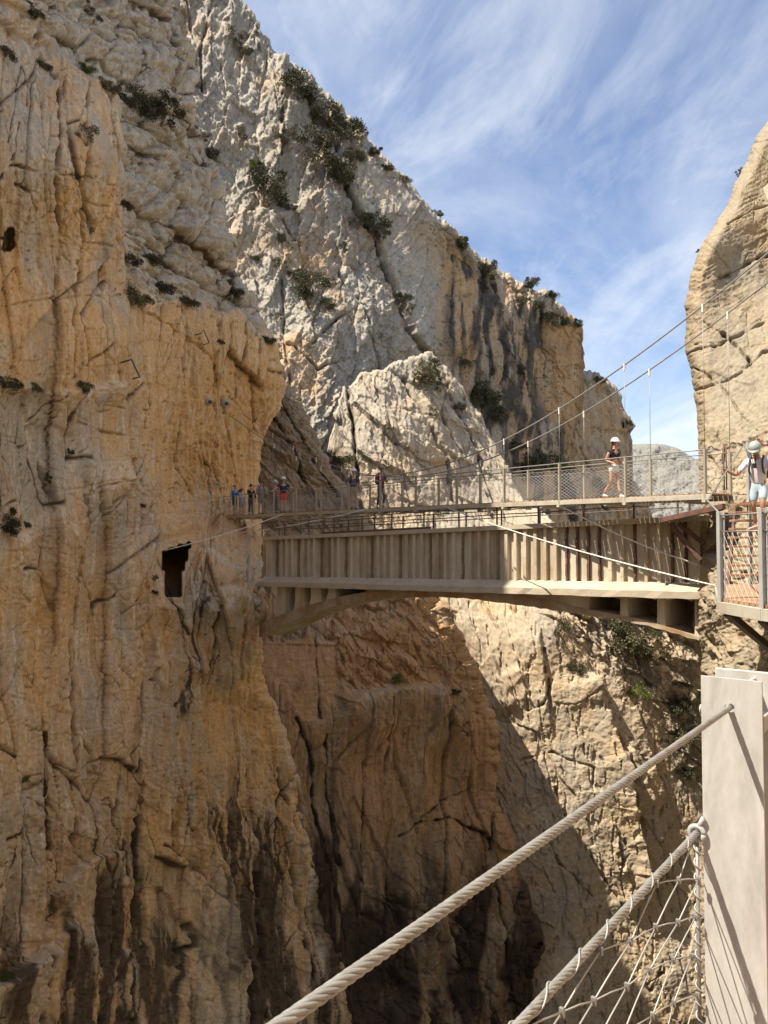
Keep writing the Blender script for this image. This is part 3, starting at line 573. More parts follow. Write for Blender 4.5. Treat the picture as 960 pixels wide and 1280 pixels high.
def feat_far(U, V, Y):
    wu = U + 1.6 * fbm(U / 24, V / 24, 3, 301) + .5 * fbm(U / 7, V / 7, 2, 304); wv = V + 1.6 * fbm(U / 24, V / 24, 3, 302)
    sl = mask([(450, 170), (480, 195), (550, 272), (545, 425), (520, 430), (470, 290), (445, 240)], U, V, 8)
    wl = mask([(552, 280), (600, 330), (680, 385), (740, 400), (740, 720), (600, 560), (545, 430)], U, V, 8)
    orange = mask([(684, 395), (730, 400), (740, 540), (690, 525), (675, 500), (680, 440)], U, V, 5)
    rest = np.clip(1 - sl - wl, 0, 1)
    r = broken(wu, wv, 116, 90, 26, 303, 5, 1.5, .6, .04) * 5.0 + broken(wu, wv, 58, 40, 10, 305, 2, 1.3, .5, .06) * 2.0 + 8 * fbm(U / 70, V / 90, 4, 309)
    s = broken(wu, wv, 126, 70, 14, 311, 3, 1.2, .5, .05) * 2.6 + 3.2 * fbm(U / 60, V / 80, 3, 313)
    f1, f2, h, bx, by = worley(wu / 15, wv / 110, 315)
    w_ = (_r3[h] - .5) * 5 + bx * (_r4[h] - .5) * 8 + 3.0 * ridged(wu / 13, wv / 120, 3, 317) + 6 * fbm(U / 50, V / 80, 3, 319) + broken(wu, wv, 84, 44, 16, 321, 3) * 2.2
    D = rest * r + sl * s + wl * w_ + .5 * fbm(U / 4, V / 4.5, 3, 323) + .6 * fbm(U / 10, V / 10, 3, 325)
    edge = np.exp(-((V - F_T(U)) / 22.0) ** 2); a, b = rot(wu, wv, 30, 16, 11); D = D + edge * broken(wu, wv, 40, 20, 12, 327, 2, 1.5, .5) * 4
    G = np.zeros(U.shape)
    stp = lambda amt, fall, *p: step(D, U + 3 * fbm(U / 26, V / 26, 3, 1), V + 3 * fbm(U / 26, V / 26, 3, 2), p, amt, fall, 1.8)
    
    stp(-11, 60, (416, 160), (440, 240), (470, 290), (500, 360), (520, 420), (545, 455))
    
    stp(12, 50, (605, 345), (630, 415), (652, 470), (664, 530)); stp(9, 40, (350, 190), (352, 120), (345, 70)); stp(7, 40, (285, 275), (320, 262), (345, 270), (400, 235))
    for w, d, s, p in [(2.2, 12, .7, ((415, 160), (438, 240), (468, 290), (498, 360), (520, 420), (546, 456))), (2.2, 11, .7, ((606, 340), (630, 412), (652, 470), (664, 530))), (1.6, 8, .6, ((352, 118), (355, 160), (352, 190))), (1.6, 8, .5, ((345, 270), (372, 300), (378, 330))), (1.5, 7, .5, ((352, 350), (355, 420), (362, 480))), (1.6, 8, .6, ((262, 14), (250, 66), (252, 115))), (1.4, 7, .5, ((232, 0), (245, 60))),
        (1.5, 8, .5, ((448, 370), (470, 420), (480, 460))), (1.5, 8, .5, ((390, 430), (420, 400), (450, 380))), (1.6, 8, .6, ((375, 480), (380, 530), (370, 560))), (1.5, 8, .5, ((360, 430), (400, 460), (425, 450))), (1.8, 9, .6, ((425, 330), (430, 350), (424, 365))), (1.2, 5, .4, ((565, 320), (560, 420))), (1.3, 6, .5, ((598, 330), (596, 400), (610, 470))), (1.4, 7, .5, ((676, 380), (680, 470))), (1.5, 7, .5, ((625, 455), (618, 500), (600, 540)))]:
        crack(D, wu, wv, p, w, d, G, s)
    warm = .12 + .45 * mask([(285, 265), (345, 300), (360, 290), (430, 330), (400, 350), (370, 340), (350, 320), (285, 330)], U, V, 14) + .5 * mask([(546, 285), (580, 310), (590, 430), (570, 480), (545, 425)], U, V, 8) + 1.1 * orange + .42 * wl + .3 * mask([(330, 400), (420, 440), (430, 540), (340, 480)], U, V, 24)
    warm = warm + .25 * mask([(640, 560), (720, 560), (720, 660), (640, 640)], U, V, 12)
    G = G + .8 * wl * (1 - .7 * orange) * sm(-.5, .3, fbm(U / 12, V / 80, 3, 331)) + .18 * sm(.1, .6, fbm(U / 20, V / 30, 4, 333)) + .25 * mask([(345, 60), (430, 130), (450, 230), (400, 240), (350, 190)], U, V, 14)
    return D, np.stack([warm, np.clip(G, 0, 1), .4 * sl + .4 * mask([(240, 0), (340, 60), (350, 240), (290, 230)], U, V, 14)], -1), None
sheet('grey_mountain', 'cols', (180, 726), jag(F_T, 6, 821), F_B, F_depth, feat_far, M_FAR, 'steep grey limestone mountain with dark scrub behind the bridges', 'mountain', (7, 9, 8, 40), None)

G_T = line([(690, 480), (725, 462), (735, 466), (748, 466), (766, 480), (772, 492), (778, 508), (785, 528), (788, 545), (786, 570), (792, 600), (812, 640)])
def feat_ridge(U, V, Y):
    wu = U + 2.5 * fbm(U / 20, V / 20, 3, 401); wv = V + 2.5 * fbm(U / 22, V / 22, 3, 402)
    a, b = rot(wu, wv, 72, 40, 9); D = broken(wu, wv, 74, 60, 14, 403, 3) * 4 + 2.6 * ridged(wu / 9, wv / 70, 3, 405) + 5 * fbm(U / 40, V / 60, 3, 407) + .8 * fbm(U / 4, V / 4, 3, 409)
    G = np.zeros(U.shape); crack(D, wu, wv, ((728, 560), (745, 600), (760, 640)), 3, 12, G, .6); crack(D, wu, wv, ((700, 600), (712, 630), (740, 660)), 3, 12, G, .6)
    warm = .75 - .5 * np.exp(-((V - G_T(U)) / 14) ** 2)
    return D, np.stack([warm, np.clip(G + .35 * sm(-.2, .5, fbm(U / 12, V / 40, 3, 411)), 0, 1), 0 * U], -1), None
sheet('far_ridge', 'cols', (690, 812), jag(G_T, 5, 831), line([(690, 720), (812, 720)]), tps([(690, 480, 196), (740, 470, 205), (788, 545, 212), (700, 650, 180), (760, 650, 190), (812, 700, 190), (750, 560, 190)]), feat_ridge, M_FAR, 'orange rock ridge ending the mountain beside the footbridge walker', 'ridge', (6, 8, 8, 40), None)
H_T = line([(700, 590), (780, 556), (800, 555), (830, 555), (846, 560), (860, 568), (880, 580), (930, 600)])
def feat_hill(U, V, Y):
    wu = U + 2 * fbm(U / 12, V / 12, 3, 501); a, b = rot(wu, V, 20, 13, 5)
    D = broken(wu, V, 20, 24, 8, 503, 3) * 2.5 + 3 * fbm(U / 14, V / 9, 4, 505) + 2.5 * np.exp(-((V - H_T(U) - 8) / 5) ** 2)
    return D, np.stack([.02 + 0 * U, .5 * sm(-.2, .4, fbm(U / 8, V / 5, 4, 507)), .1 + 0 * U], -1), None
sheet('distant_hill', 'cols', (700, 930), H_T, line([(700, 720), (930, 720)]), tps([(700, 590, 400), (830, 555, 420), (930, 600, 400), (800, 700, 330), (900, 700, 330)]), feat_hill, rock_mat('scrubby_hill', (.21, .20, .175), (.23, .20, .155), (.085, .085, .065), (.28, .26, .23), 9, .1), 'distant grey scrubby hill beyond the footbridge', 'hill', (12, 6, 6, 60), None)

# ------------------------------------------------------------------ right wall
B_L = line([(-320, 1010), (90, 966), (150, 960), (172, 946), (200, 932), (230, 918), (265, 904), (300, 882), (325, 869), (350, 861), (380, 858), (420, 858), (450, 860), (480, 866), (510, 872), (545, 875), (580, 874), (612, 874), (650, 874), (690, 874), (720, 868), (760, 866), (800, 866), (835, 874), (850, 882), (900, 900), (1330, 960)])
B_R = line([(-320, 1330), (1330, 1330)])
B_depth = tps([(960, 150, 30), (900, 300, 25), (860, 400, 24.5), (870, 560, 22.0), (960, 300, 27), (960, 500, 21.5), (900, 620, 20.4), (960, 620, 19.5), (880, 700, 20.3), (868, 760, 20.2), (960, 700, 17), (880, 820, 20.3), (920, 790, 18.5), (955, 790, 15.5), (955, 840, 14.5), (920, 850, 18), (960, 1100, 15), (1100, 300, 24), (1100, 600, 15), (1100, 900, 12.5), (1330, 300, 19), (1330, 600, 12), (1330, 1000, 11), (1000, -200, 34)])
def feat_right(U, V, Y):
    wu = U + 1.6 * fbm(U / 26, V / 26, 3, 601) + .5 * fbm(U / 7, V / 7, 2, 604); wv = V + 1.6 * fbm(U / 28, V / 28, 3, 602)
    a, b = rot(wu, wv, -22, 60, 26); D = broken(wu, wv, -24, 120, 50, 603, 3, .9, .3, .02, .45) * 2.4
    a, b = rot(wu, wv, -28, 30, 5); D = D + .55 * ridged(a, b, 2, 605)
    a, b = rot(wu, wv, 40, 40, 26); f1, f2, h, bx, by = worley(a, b, 607); D = D - 2.5 * np.exp(-((f2 - f1) / .025) ** 2) * (_r1[h] > .5)
    low = sm(470, 600, V)
    D = D + low * (broken(wu, wv, 80, 30, 20, 609, 3) * 3.5 + 3.5 * fbm(wu / 14, wv / 18, 4, 611)) + 6 * fbm(U / 60, V / 80, 3, 613) + .5 * fbm(U / 4.5, V / 4.5, 3, 615) + .6 * fbm(U / 10, V / 10, 3, 617)
    G = np.zeros(U.shape)
    for w, d, s, p in [(1.8, 8, .6, ((878, 402), (905, 420), (936, 448), (940, 455))), (1.6, 7, .5, ((940, 455), (955, 440), (965, 436))), (2.2, 8, .4, ((902, 346), (925, 335), (950, 322), (970, 312))), (1.3, 6, .4, ((870, 460), (900, 480), (935, 530))), (1.3, 6, .4, ((862, 442), (900, 432), (960, 400))), (1.4, 6, .4, ((910, 280), (940, 262), (970, 256))), (1.2, 5, .3, ((866, 490), (920, 470), (960, 440))),
        (1.4, 7, .5, ((872, 740), (888, 770), (893, 830))), (1.4, 7, .5, ((905, 560), (902, 600), (910, 640))), (1.4, 6, .4, ((885, 800), (900, 820), (905, 845))), (2.5, 9, .4, ((878, 690), (892, 684), (900, 690)))]:
        crack(D, wu, wv, p, w, d, G, s)
    step(D, wu, wv, ((925, 860), (915, 820), (905, 790), (900, 765)), 9, 40)
    warm = .35 + .25 * mask([(856, 300), (885, 300), (885, 560), (860, 520)], U, V, 10) + .15 * low
    return D, np.stack([warm, np.clip(G, 0, 1), .25 * low + .0 * U], -1), None
sheet('right_cliff', 'rows', (-320, 1330), jag(B_L, 1.4, 861), B_R, B_depth, feat_right, M_RIGHT, 'rounded tan rock tower where the footbridge lands on the right', 'cliff', (2.2, 18, 10, 12), None, cut='hi')

# walls that close the gorge outside the picture: beside and behind the walkway, and behind the tan tower
M_SIDE = rock_mat('bounce_side_limestone', (.42, .36, .27), (.48, .36, .23), (.10, .08, .06), (.55, .48, .37), 1.0, .3)  # unseen walls' rock, made paler to bounce more sunlight onto the left cliff
def outer_wall(name, path, z0, z1, lean, label, seed):
    pth = np.array(path, float); L = np.r_[0, np.cumsum(np.hypot(*np.diff(pth, axis=0).T))]
    a = np.linspace(0, L[-1], int(L[-1] / .6) + 2); z = np.linspace(z0, z1, int((z1 - z0) / .7) + 2); A, Z = np.meshgrid(a, z)
    X = np.interp(A, L, pth[:, 0]); Y = np.interp(A, L, pth[:, 1]); gx = np.gradient(X, axis=1); gy = np.gradient(Y, axis=1); g = np.hypot(gx, gy) + 1e-9
    d = 1.2 * fbm(A / 7, Z / 9, 4, seed) + .6 * broken(A * 10, Z * 10, 80, 50, 24, seed + 3, 3) + np.maximum(0, Z - 4) * lean
    X = X - gy / g * d; Y = Y + gx / g * d
    o = put(name, grid_mesh(name, np.stack([X, Y, Z], -1), np.stack([.45 + .4 * fbm(A / 9, Z / 9, 3, seed + 5), .95 * sm(-5, -13, Z), .2 + 0 * A], -1)), M_SIDE)  # unseen lower rock darkened in colour to cut bounce light into the gorge
    o['kind'] = 'structure'; o['label'] = label; o['category'] = 'cliff'
outer_wall('side_cliff', [(7.6, 13), (5.4, 6), (4.4, 0), (4.6, -8), (6.5, -20), (8, -40), (9, -62)], -64, 22, .16, 'tan rock wall the walkway hangs from', 701)
outer_wall('back_cliff', [(9, -62), (2, -68), (-11, -66)], -64, 24, .1, 'rock wall closing the gorge behind the walkway', 721)
outer_wall('opposite_cliff', [(-11, -66), (-12.5, -40), (-11.5, -15), (-11.5, 2), (-10.3, 13)], -64, 15, .25, 'limestone wall facing the walkway', 741)
outer_wall('inner_cliff', [(36, 76), (27, 52), (17, 33), (13, 25)], -64, 19, .1, 'tan rock wall running on behind the tower', 761)
# river and the ground everything stands on
bm = bmesh.new(); bmesh.ops.create_grid(bm, x_segments=40, y_segments=40, size=2500)
me = bpy.data.meshes.new('ground'); bm.to_mesh(me); bm.free()
o = put('ground', me, plain('scrubland', (.16, .14, .09), .95, var=.6, scale=.05)); o.location.z = -64; o['kind'] = 'structure'; o['label'] = 'gorge floor and scrubland'; o['category'] = 'ground'
bm = bmesh.new(); bmesh.ops.create_grid(bm, x_segments=10, y_segments=30, size=1)
me = bpy.data.meshes.new('river'); bm.to_mesh(me); bm.free()
o = put('river', me, plain('river_water', (.05, .09, .08), .08, var=.3, scale=.4)); o.scale = (9, 90, 1); o.location = (2, 30, -63.5); o['kind'] = 'structure'; o['label'] = 'green river at the bottom of the gorge'; o['category'] = 'river'
# ------------------------------------------------------------------ building helpers
class MB:
    """Collects shapes, then links them as one mesh object."""
    def __init__(s): s.v = []; s.f = []; s.sm = []
    def add(s, vs, fs, smooth=False):
        n = len(s.v); s.v += [tuple(x) for x in vs]; s.f += [tuple(n + i for i in f) for f in fs]; s.sm += [smooth] * len(fs)
    def hexa(s, p):        # p: 8 corners, bottom 4 then top 4
        s.add(p, [(0, 3, 2, 1), (4, 5, 6, 7), (0, 1, 5, 4), (1, 2, 6, 5), (2, 3, 7, 6), (3, 0, 4, 7)])
    def bar(s, a, b, w, h, up=Vector((0, 0, 1)), ch=0.0):
        """A bar from a to b, w wide and h high, its long edges taken off by ch."""
        a = Vector(a); b = Vector(b); d = (b - a).normalized()
        x = d.cross(up)
        if x.length < 1e-4: x = Vector((1, 0, 0))
        x.normalize(); y = x.cross(d).normalized()
        c = ch or min(w, h) * .08; W, H = w / 2, h / 2
        sec = [(-W + c, -H), (W - c, -H), (W, -H + c), (W, H - c), (W - c, H), (-W + c, H), (-W, H - c), (-W, -H + c)]
        vs = [a + x * i + y * j for i, j in sec] + [b + x * i + y * j for i, j in sec]
        s.add(vs, [(i, (i + 1) % 8, 8 + (i + 1) % 8, 8 + i) for i in range(8)] + [tuple(range(7, -1, -1)), tuple(range(8, 16))])
    def tube(s, pts, r, n=6, cap=True, r2=None):
        pts = [Vector(p) for p in pts]; m = len(pts); t0 = (pts[1] - pts[0]).normalized()
        x = t0.orthogonal().normalized(); vs = []
        for k, p in enumerate(pts):
            t = (pts[min(k + 1, m - 1)] - pts[max(k - 1, 0)]).normalized()
            x = (x - t * x.dot(t)).normalized(); y = t.cross(x)
            rr = r if r2 is None else r + (r2 - r) * k / (m - 1)
            for i in range(n):
                a = 2 * math.pi * i / n; vs.append(p + (x * math.cos(a) + y * math.sin(a)) * rr)
        fs = [(k * n + i, k * n + (i + 1) % n, (k + 1) * n + (i + 1) % n, (k + 1) * n + i) for k in range(m - 1) for i in range(n)]
        if cap: fs += [tuple(range(n - 1, -1, -1)), tuple(range((m - 1) * n, m * n))]
        s.add(vs, fs, n > 4)
    def ball(s, c, rx, ry=None, rz=None, seg=12, ring=8, z0=-1.0, M=None):
        ry = ry or rx; rz = rz or rx; vs = []; fs = []; c = Vector(c)
        t0 = math.asin(max(-1, z0))
        for i in range(ring + 1):
            th = t0 + (math.pi / 2 - t0) * i / ring
            for j in range(seg):
                ph = 2 * math.pi * j / seg
                p = Vector((rx * math.cos(th) * math.cos(ph), ry * math.cos(th) * math.sin(ph), rz * math.sin(th)))
                vs.append(c + (M @ p if M else p))
        for i in range(ring):
            for j in range(seg): fs.append((i * seg + j, i * seg + (j + 1) % seg, (i + 1) * seg + (j + 1) % seg, (i + 1) * seg + j))
        fs.append(tuple(range(seg - 1, -1, -1)))
        s.add(vs, fs, True)
    def build(s, name, mat, parent=None):
        me = bpy.data.meshes.new(name); me.from_pydata(s.v, [], s.f)
        me.polygons.foreach_set('use_smooth', s.sm); me.update()
        o = bpy.data.objects.new(name, me); C.objects.link(o)
        if mat is not None: me.materials.append(mat)
        if parent is not None:
            o.parent = parent; o.matrix_parent_inverse = Matrix.Translation(parent.location).inverted()
        return o
def tag(o, label, cat, group=None, kind=None):
    o['label'] = label; o['category'] = cat
    if group: o['group'] = group
    if kind: o['kind'] = kind
    return o
def thing(name, loc, label, cat, group=None):
    o = bpy.data.objects.new(name, None); C.objects.link(o); o.location = Vector(loc); o.empty_display_size = .2
    return tag(o, label, cat, group)

MT = {
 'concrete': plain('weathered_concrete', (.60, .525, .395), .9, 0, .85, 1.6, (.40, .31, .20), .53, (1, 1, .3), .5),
 'concrete_dark': plain('dark_concrete', (.30, .24, .165), .92, 0, .7, 1.4, (.20, .14, .085), .5, None, .5),  # darker concrete for the walls behind the openings and some thin ribs
 'ledge': plain('sun_bleached_concrete', (.47, .405, .305), .9, 0, .7, 1.8, (.37, .26, .17), .62, None, .5),
 'rust': plain('rusted_steel', (.17, .085, .058), .85, .1, .9, 6, (.085, .055, .048), .5, None, .3),
 'steel_dark': plain('dark_steel', (.12, .10, .085), .6, .3, .6, 8, (.2, .11, .07), .6),
 'galv': plain('galvanised_steel', (.50, .50, .48), .5, .15, .35, 9, (.42, .42, .41), .5, (1, 1, .35)),
 'post': plain('olive_grey_steel', (.36, .33, .25), .6, .1, .4, 5, (.30, .24, .16), .6),
 'deckbeam': plain('pale_deck_steel', (.50, .47, .38), .6, .1, .5, 3, (.36, .29, .2), .58),
 'wood': plain('sun_dried_boards', (.42, .25, .15), .85, 0, .7, 5, (.30, .17, .10), .5),
 'cable': plain('steel_wire_rope', (.33, .32, .30), .45, .35, .5, 40, (.22, .205, .18), .55),
 'wire': plain('bright_wire', (.42, .41, .385), .5, .2, .2, 20),
 'rope_pale': plain('pale_cable', (.72, .68, .58), .6, .1, .2, 10),
}
# ------------------------------------------------------------------ old aqueduct bridge
AL = PV(335, 700, 34.2); AR = PV(870, 700, 20.9)
ad = Vector((AR.x - AL.x, AR.y - AL.y, 0)); ALEN = ad.length; ad.normalize(); an = Vector((-ad.y, ad.x, 0))
if an.y < 0: an = -an
def Q(a, b, z): return Vector((AL.x, AL.y, 0)) + ad * a + an * b + Vector((0, 0, z))
def aq(u, v, b=0.0):
    """Where the sight line of pixel (u, v) meets the bridge's face: distance along it and height."""
    r = PV(u, v, 1.0); o_ = Vector((AL.x, AL.y, 0)) + an * b
    k = o_.dot(an) / r.dot(an); p = r * k
    return (p - o_).dot(ad), p.z
def fit2(p, q): return lambda a: p[1] + (q[1] - p[1]) * (a - p[0]) / (q[0] - p[0])
zt = fit2(aq(336, 670), aq(835, 645)); zb = fit2(aq(336, 733, -.3), aq(868, 749, -.3))
A0, A1 = -.35, ALEN + .25
aqueduct = thing('aqueduct_bridge', Q(ALEN / 2, 1, zb(ALEN / 2)), 'old concrete aqueduct bridge with ribbed side on a shallow arch', 'bridge')
def prism(mb, poly, b0, b1):
    """poly: outline (a, z) on the face, pushed from depth b0 to b1."""
    n = len(poly); vs = [Q(a, b0, z) for a, z in poly] + [Q(a, b1, z) for a, z in poly]
    mb.add(vs, [tuple(range(n)), tuple(range(2 * n - 1, n - 1, -1))] + [(i, n + i, n + (i + 1) % n, (i + 1) % n) for i in range(n)])
BW = 2.1
def span(mb, a0, a1, lo, hi, b0, b1, n=12):
    for k in range(n):
        p, q = a0 + (a1 - a0) * k / n, a0 + (a1 - a0) * (k + 1) / n
        mb.hexa([Q(p, b0, lo(p)), Q(q, b0, lo(q)), Q(q, b1, lo(q)), Q(p, b1, lo(p)), Q(p, b0, hi(p)), Q(q, b0, hi(q)), Q(q, b1, hi(q)), Q(p, b1, hi(p))])
m = MB(); span(m, A0, A1, lambda a: zb(a) + .3, lambda a: zt(a) - .18, .16, .36, 1); m.build('side_wall', MT['concrete'], aqueduct)
m = MB(); span(m, A0, A1, lambda a: zb(a) + .3, lambda a: zt(a) - .18, BW - .3, BW - .1, 1); m.build('side_wall', MT['concrete'], aqueduct)
m = MB(); span(m, A0, A1, lambda a: zt(a) - .18, lambda a: zt(a) - .03, -.06, BW + .05, 1); m.build('coping', MT['ledge'], aqueduct)
# foot ledge: sloping shoulder over an upright edge
m = MB()
for p, q in [(A0, A1)]:
    for a in (p, q):
        pass
    sec = lambda a: [(-.30, zb(a)), (-.30, zb(a) + .2), (.05, zb(a) + .42), (.19, zb(a) + .42), (BW + .1, zb(a) + .42), (BW + .1, zb(a) + .002)]
    n = 60; rings = [[Q(p + (q - p) * k / n, b + .012 * random.uniform(-1, 1), z + .012 * random.uniform(-1, 1)) for b, z in sec(p + (q - p) * k / n)] for k in range(n + 1)]
    vs = [x for r in rings for x in r]
    m.add(vs, [(k * 6 + i, k * 6 + (i + 1) % 6, (k + 1) * 6 + (i + 1) % 6, (k + 1) * 6 + i) for k in range(n) for i in range(6)] + [tuple(range(5, -1, -1)), tuple(range(n * 6, n * 6 + 6))])
m.build('ledge', MT['ledge'], aqueduct)
nr = 52
for k in range(nr):
    a = A0 + .5 + (A1 - A0 - .7) * k / (nr - 1)
    w = random.uniform(.09, .125); m = MB()
    lo, hi = zb(a) + .38, zt(a) - .185
    rusty = k > 38 and k in (40, 41, 42, 43, 46, 49, 50) or k < 34 and k % 4 == 1
    if rusty: w *= .55
    pts = 9; d0 = random.uniform(.0, .035)
    for i in range(pts):
        z0, z1 = lo + (hi - lo) * i / pts, lo + (hi - lo) * (i + 1) / pts
        e = .012 if rusty else .004; dd = .05 if rusty else d0
        ja, jb = random.uniform(-e, e), random.uniform(-e, e) + dd
        m.hexa([Q(a - w / 2 + ja, jb, z0), Q(a + w / 2 + ja, jb, z0), Q(a + w / 2 + ja, .158, z0), Q(a - w / 2 + ja, .158, z0), Q(a - w / 2 + ja, jb, z1), Q(a + w / 2 + ja, jb, z1), Q(a + w / 2 + ja, .158, z1), Q(a - w / 2 + ja, .158, z1)])
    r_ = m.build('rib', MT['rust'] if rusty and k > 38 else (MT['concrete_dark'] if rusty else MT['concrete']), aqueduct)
    if rusty and k > 38: r_['label'] = 'spalled rib with its reinforcement rusted brown'
# arch
intr = [aq(u, v, .1) for u, v in [(324, 800), (331, 794), (367, 775), (407, 760), (445, 752), (495, 748), (539, 746), (580, 747), (620, 753), (659, 757), (687, 763), (731, 768), (775, 775), (819, 783), (850, 793), (880, 806)]]
extr = [aq(u, v, .1) for u, v in [(880, 802), (850, 788), (819, 777), (775, 769), (731, 761), (690, 753), (660, 744), (620, 741), (580, 737), (500, 736), (470, 738), (430, 744), (386, 756), (343, 771), (331, 777), (324, 780)]]
ia = np.array(intr); ea = np.array(extr[::-1])
aa = np.linspace(intr[0][0], intr[-1][0], 90)
def smooth_curve(p):
    y = np.interp(aa, p[:, 0], p[:, 1]); k = np.exp(-.5 * (np.arange(-6, 7) / 3.) ** 2); k /= k.sum()
    return np.convolve(np.pad(y, 6, mode='edge'), k, 'valid')
iy, ey = smooth_curve(ia), smooth_curve(ea)
m = MB(); nb = 7
rows = []
for j in range(nb + 1):
    b = .1 + (BW - .3) * j / nb
    rows.append([Q(aa[k], b, iy[k] + .02 * random.uniform(-1, 1) + (.015 if (j % 2) else 0)) for k in range(90)])
tp0 = [Q(aa[k], .1, ey[k]) for k in range(90)]; tp1 = [Q(aa[k], .1 + BW - .3, ey[k]) for k in range(90)]
allr = rows + [tp1, tp0]; vs = [x for r in allr for x in r]; nr_ = len(allr)
m.add(vs, [(j * 90 + k, ((j + 1) % nr_) * 90 + k, ((j + 1) % nr_) * 90 + k + 1, j * 90 + k + 1) for j in range(nr_) for k in range(89)] + [tuple(j * 90 for j in range(nr_))[::-1], tuple(j * 90 + 89 for j in range(nr_))])
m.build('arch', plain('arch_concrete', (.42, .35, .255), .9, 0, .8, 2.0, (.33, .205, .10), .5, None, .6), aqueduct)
ext = lambda a: float(np.interp(a, aa, ey))
# solid spandrel over the crown
m = MB(); a0, a1 = aq(455, 740)[0], aq(733, 750)[0]
for k in range(16):
    p, q = a0 + (a1 - a0) * k / 16, a0 + (a1 - a0) * (k + 1) / 16
    if zb((p + q) / 2) - ext((p + q) / 2) > -.1:
        m.hexa([Q(p, .14, ext(p) - .06), Q(q, .14, ext(q) - .06), Q(q, BW - .3, ext(q) - .06), Q(p, BW - .3, ext(p) - .06), Q(p, .14, zb(p) + .1), Q(q, .14, zb(q) + .1), Q(q, BW - .3, zb(q) + .1), Q(p, BW - .3, zb(p) + .1)])
m.build('spandrel_wall', MT['concrete'], aqueduct)
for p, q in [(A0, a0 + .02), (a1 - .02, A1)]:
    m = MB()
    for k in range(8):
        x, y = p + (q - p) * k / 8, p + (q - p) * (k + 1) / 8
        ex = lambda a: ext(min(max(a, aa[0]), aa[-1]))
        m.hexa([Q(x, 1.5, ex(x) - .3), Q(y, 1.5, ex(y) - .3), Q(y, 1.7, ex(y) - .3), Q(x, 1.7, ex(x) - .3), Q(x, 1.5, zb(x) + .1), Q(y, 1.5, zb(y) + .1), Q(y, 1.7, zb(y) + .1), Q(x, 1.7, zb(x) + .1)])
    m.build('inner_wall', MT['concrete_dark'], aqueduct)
for u0, u1 in [(343, 363), (366, 380), (386, 398), (407, 416), (773, 782), (819, 828), (866, 880)]:
    x, y = aq(u0, 750)[0], aq(u1, 750)[0]; m = MB()
    y = min(y, x + .62)
    fl = .14 if u0 < 500 else .03
    m.hexa([Q(x - fl, .12, ext(x) - .1), Q(y + fl, .12, ext(y) - .1), Q(y + fl, 1.52, ext(y) - .1), Q(x - fl, 1.52, ext(x) - .1), Q(x, .12, ext((x + y) / 2) + .25), Q(y, .12, ext((x + y) / 2) + .25), Q(y, 1.52, ext((x + y) / 2) + .25), Q(x, 1.52, ext((x + y) / 2) + .25)])
    m.hexa([Q(x, .12, ext((x + y) / 2) + .25), Q(y, .12, ext((x + y) / 2) + .25), Q(y, 1.52, ext((x + y) / 2) + .25), Q(x, 1.52, ext((x + y) / 2) + .25), Q(x, .12, zb(x) + .05), Q(y, .12, zb(y) + .05), Q(y, 1.52, zb(y) + .05), Q(x, 1.52, zb(x) + .05)])
    m.build('spandrel_column', MT['concrete'], aqueduct)
# arched heads of the openings on the right
for u0, u1 in [(733, 772), (783, 817), (829, 862)]:
    x, y = aq(u0, 750)[0], aq(u1, 750)[0]; n = 10; m = MB()
    for k in range(n):
        p, q = x + (y - x) * k / n, x + (y - x) * (k + 1) / n
        c = lambda a: zb(a) - .02 - .08 * (abs(2 * (a - x) / (y - x) - 1)) ** 2.5
        m.hexa([Q(p, .16, c(p)), Q(q, .16, c(q)), Q(q, .5, c(q)), Q(p, .5, c(p)), Q(p, .16, zb(p) + .05), Q(q, .16, zb(q) + .05), Q(q, .5, zb(q) + .05), Q(p, .5, zb(p) + .05)])
    m.build('opening_head', MT['concrete'], aqueduct)
# rusted railing on the aqueduct
railing = thing('railing', Q(ALEN / 2, .2, zt(ALEN / 2)), 'low rusty pipe railing along the top of the old aqueduct', 'railing')
for b in (.12, BW - .15):
    for k in range(13):
        a = -.6 + k * 1.62 + (0 if b < 1 else .5)
        if a > ALEN + .2: continue
        m = MB(); m.bar(Q(a, b, zt(a) - .03), Q(a, b, zt(a) + .62), .045, .045, ad); m.build('post', MT['steel_dark'], railing)
    for h in (.33, .60):
        m = MB(); m.tube([Q(-.8 + (ALEN - 1.2 + .8) * k / 14, b, zt(-.8 + (ALEN - .4) * k / 14) + h + .012 * math.sin(k * 2.1)) for k in range(15)], .017, 6); m.build('rail', MT['steel_dark'], railing)
    m = MB(); span(m, 3.6 if b < 1 else 0, 9.5, lambda a: zt(a) - .028, lambda a: zt(a) + .05, b - .1, b - .04, 1); m.build('rusty_plate', MT['rust'], railing)

# ------------------------------------------------------------------ suspension footbridge
fbY = lambda u: 1 / (.0227 + 4.79e-5 * (u - 295))
FL = PV(262, 640, fbY(262)); FR = PV(905, 640, fbY(905))
fd = Vector((FR.x - FL.x, FR.y - FL.y, 0)); FLEN = fd.length; fd.normalize(); fn = Vector((-fd.y, fd.x, 0))
if fn.y < 0: fn = -fn
def fb(u, v, b=0.0):
    r = PV(u, v, 1.0); o_ = Vector((FL.x, FL.y, 0)) + fn * b; k = o_.dot(fn) / r.dot(fn); p = r * k
    return (p - o_).dot(fd), p.z
HW = .55
_zp = [fb(u, v, -HW) for u, v in [(268, 645), (353, 641), (480, 634), (620, 628), (773, 620.5), (905, 615.5)]]
_pz = np.polyfit([p[0] for p in _zp], [p[1] for p in _zp], 2)
zd = lambda a: float(np.polyval(_pz, a))
def W(a, b, z): return Vector((FL.x, FL.y, 0)) + fd * a + fn * b + Vector((0, 0, zd(a) + z))
